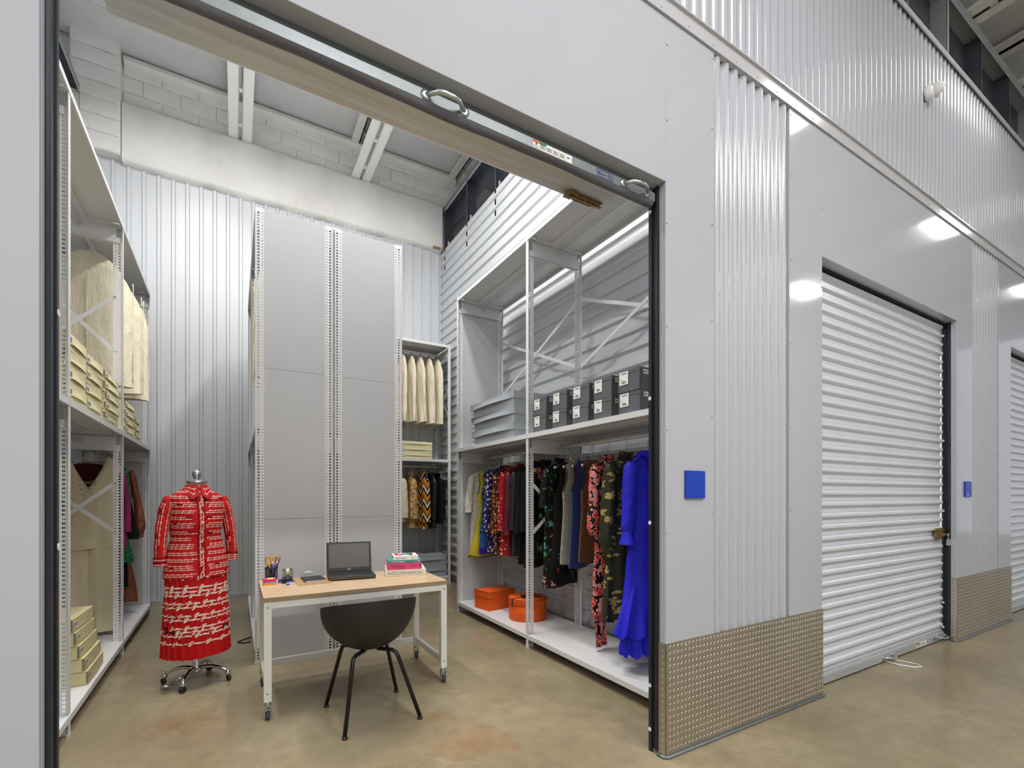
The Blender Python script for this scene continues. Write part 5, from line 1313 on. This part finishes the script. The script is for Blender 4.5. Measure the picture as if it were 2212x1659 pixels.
# pen cup
ux, uy = .232, 3.935
t = TH_('pencil_cup', 'black wire mesh pen cup on the desk', 'pen holder', ux, uy)
m = MB()
for i in range(44):
    a = 2 * PI * i / 44; m.bar((.041 * math.cos(a), .041 * math.sin(a), .003), (.041 * math.cos(a), .041 * math.sin(a), .098), .0013, .0013)
for j in range(24): m.tube([(.041 * math.cos(2 * PI * i / 30), .041 * math.sin(2 * PI * i / 30), .004 + .004 * j) for i in range(30)], .0007, 4, closed=True)
obj('mesh_wall', m, 'black', t, False, kind='stuff')
obj('rim', MB().tube([(.043 * math.cos(2 * PI * i / 28), .043 * math.sin(2 * PI * i / 28), .0985) for i in range(28)], .0032, 8, closed=True), 'black', t, False)
obj('floor_disc', MB().lathe([(.0001, 0), (.042, 0), (.042, .003), (.0001, .003)], (0, 0, 0), 24), 'black', t, False)
def pen(name, label, cat, mats, base, lean, L, r, cap=None, grp='pens in the wire cup'):
    p = thing(name, label, cat, (ux + base[0], uy + base[1], DZ + .0045), 0, grp)
    d = Vector((lean[0], lean[1], 1)).normalized()
    obj('barrel', MB().tube([d * 0, d * L * .75, d * L], [r * .6, r, r], 8), mats[0], p, False)
    if cap: obj('cap', MB().tube([d * L * .99, d * (L + cap)], [r * .9, r * .8], 8), mats[1], p, False)
MT['pen_blue'] = plain('pen_blue', rgb(24, 30, 190), .35, 0, .5, 0); MT['pen_maroon'] = plain('pen_maroon', rgb(104, 40, 40), .4, 0, .5, 0); MT['sc_orange'] = plain('scissor_orange', rgb(228, 152, 40), .45, 0, .5, 0); MT['sc_grey'] = plain('scissor_grey', rgb(100, 102, 112), .45, 0, .5, 0)
for i, (b, l, nm) in enumerate((((.02, .0), (-.42, .0), 'leaning furthest left'), ((.012, .012), (-.20, -.05), 'second from the left'), ((.005, -.012), (-.08, .08), 'in the middle'), ((-.02, .01), (.22, .02), 'leaning right'))):
    pen('pen', f'black capped pen in the wire cup, {nm}', 'pen', ('black', 'black'), b, l, .108, .0052, .012)
pen('pen', 'blue ballpoint pen with white tip in the cup, right one', 'pen', ('pen_blue', 'white'), (.008, -.012), (.22, -.02), .122, .0045, .022)
pen('pen', 'blue ballpoint pen with white tip in the cup, left one', 'pen', ('pen_blue', 'white'), (-.004, -.014), (.10, .02), .118, .0045, .022)
pen('paintbrush', 'maroon handled brush leaning right in the wire cup', 'brush', ('pen_maroon', 'pen_maroon'), (.002, .012), (.36, .02), .165, .0045, .01)
t = thing('ruler', 'clear plastic ruler standing in the wire cup', 'ruler', (ux + .004, uy + .022, DZ + .0045), 0)
obj('strip', MB().box(-.012, .012, -.001, .001, 0, .18).xf(Matrix.Rotation(.22, 4, 'Y')), plain('ruler_grey', rgb(160, 164, 170), .3, .3, .5, 0), t, False)
t = thing('scissors', 'orange and grey handled scissors standing in the wire cup', 'scissors', (ux, uy - .002, DZ + .012), 0)
bl_ = MB().bar((-.006, 0, 0), (-.004, 0, .10), .010, .002, (0, 1, 0)).bar((.006, .002, 0), (.006, .002, .10), .010, .002, (0, 1, 0)); obj('blades', bl_, 'steel', t, False)
for i, (x0, w_, h_, mt) in enumerate(((-.020, .017, .030, 'sc_orange'), (.026, .015, .032, 'sc_orange'))):
    pts = [(x0 + w_ * math.cos(a) + (.10 * h_ * math.sin(a) if i else -.0), .001 * i, .138 + h_ * math.sin(a)) for a in [2 * PI * k / 20 for k in range(20)]]
    obj('handle', MB().tube(pts, .0052, 8, closed=True), mt, t, False); obj('handle_grip', MB().tube([(p[0] * 1.0 + (.003 if i else -.003), .006, p[2]) for p in pts[(12 if i else 2):(20 if i else 11)]], .0054, 8), 'sc_grey', t, False)
obj('handle_stem', MB().bar((-.012, 0, .108), (-.004, 0, .085), .012, .008, (0, 1, 0)).bar((.014, .002, .108), (.006, .002, .085), .012, .008, (0, 1, 0)), plain('scissor_yellow', rgb(226, 196, 40), .45, 0, .5, 0), t, False)

# ============================================================ signs, camera, small things
def sign(label, x0, x1, z0, z1, num=None):
    t = thing('wall_sign', label, 'sign', ((x0 + x1) / 2, FY, z0))
    obj('plate', MB().box(x0, x1, FY - .014, FY - .001, z0, z1), 'blue_sign', t, bevel=.001, seg=1)
    if num:
        k = MB(); text_mb(num[0], .030, k, Matrix.Translation((x0 + .030, FY - .0148, z0 + .016)), 0); text_mb(num[1], .024, k, Matrix.Translation((x0 + .052, FY - .0148, z0 + .022)), 0); k.box(x0 + .050, x0 + .088, FY - .0150, FY - .0142, z0 + .015, z0 + .0175)
        obj('number', k, 'white', t)
sign('plain blue square sign beside the open unit', 2.121, 2.279, 1.384, 1.536)
sign('small blue number sign beside the closed roller door', 6.135, 6.293, 1.384, 1.536, ('2', '15'))
t = thing('security_camera', 'white turret security camera on the upper ribbed wall', 'camera', (5.266, FY, 4.935))
obj('mount', MB().lathe([(.062, 0), (.064, .012), (.060, .034), (.046, .052), (.030, .058)], (0, 0, 0), 24).xf(Matrix.Rotation(PI / 2, 4, 'X')), 'white', t, False)
M_ = Matrix.Translation((.03, -.062, .018)) @ Vector((.5, -.72, -.48)).to_track_quat('Z', 'Y').to_matrix().to_4x4()
hd = MB().lathe([(.0001, -.05), (.03, -.046), (.05, -.03), (.056, 0), (.056, .032), (.050, .044), (.046, .046), (.044, .040), (.0001, .040)], (0, 0, 0), 24); hd.xf(M_); hb = obj('head', hd, 'white', t, False)
for s_ in (-1, 1):
    l_ = MB().lathe([(.016, .038), (.016, .043), (.012, .044), (.0001, .042)], (s_ * .018, 0, 0), 14); l_.xf(M_); obj('lens', l_, 'black', hb, False)
# padlock on the closed door
t = thing('padlock', 'steel padlock hanging on the latch of the closed roller door', 'padlock', (5.945, 1.815, .93))
obj('shackle', MB().tube([(-.016, 0, .045), (-.016, 0, .085), (-.008, 0, .100), (.008, 0, .100), (.016, 0, .085), (.016, 0, .045)], .0045, 8), 'chrome', t, False)
obj('body', MB().box(-.026, .026, -.013, .013, -.012, .046), 'steel', t, False, bevel=.004); obj('key_cap', MB().box(-.022, .022, -.012, .012, -.022, -.012), 'black', t, False, bevel=.002)
t = thing('cable', 'short black cable loop on the floor beside the panelled block', 'cable', (.08, 5.2, 0))
obj('wire', MB().tube([(.055, .10, .01), (-.01, .06, .006), (-.06, .0, .006), (-.02, -.06, .006), (.05, -.05, .006)], .006, 6), 'black', t, False)
fl = bpy.data.objects['floor']
obj('painted_line', MB().box(1.75, 2.72, 6.17, 6.205, .0, .0008), plain('faded_yellow', rgb(170, 148, 66), .7, 0, .3, .25, 14), fl)
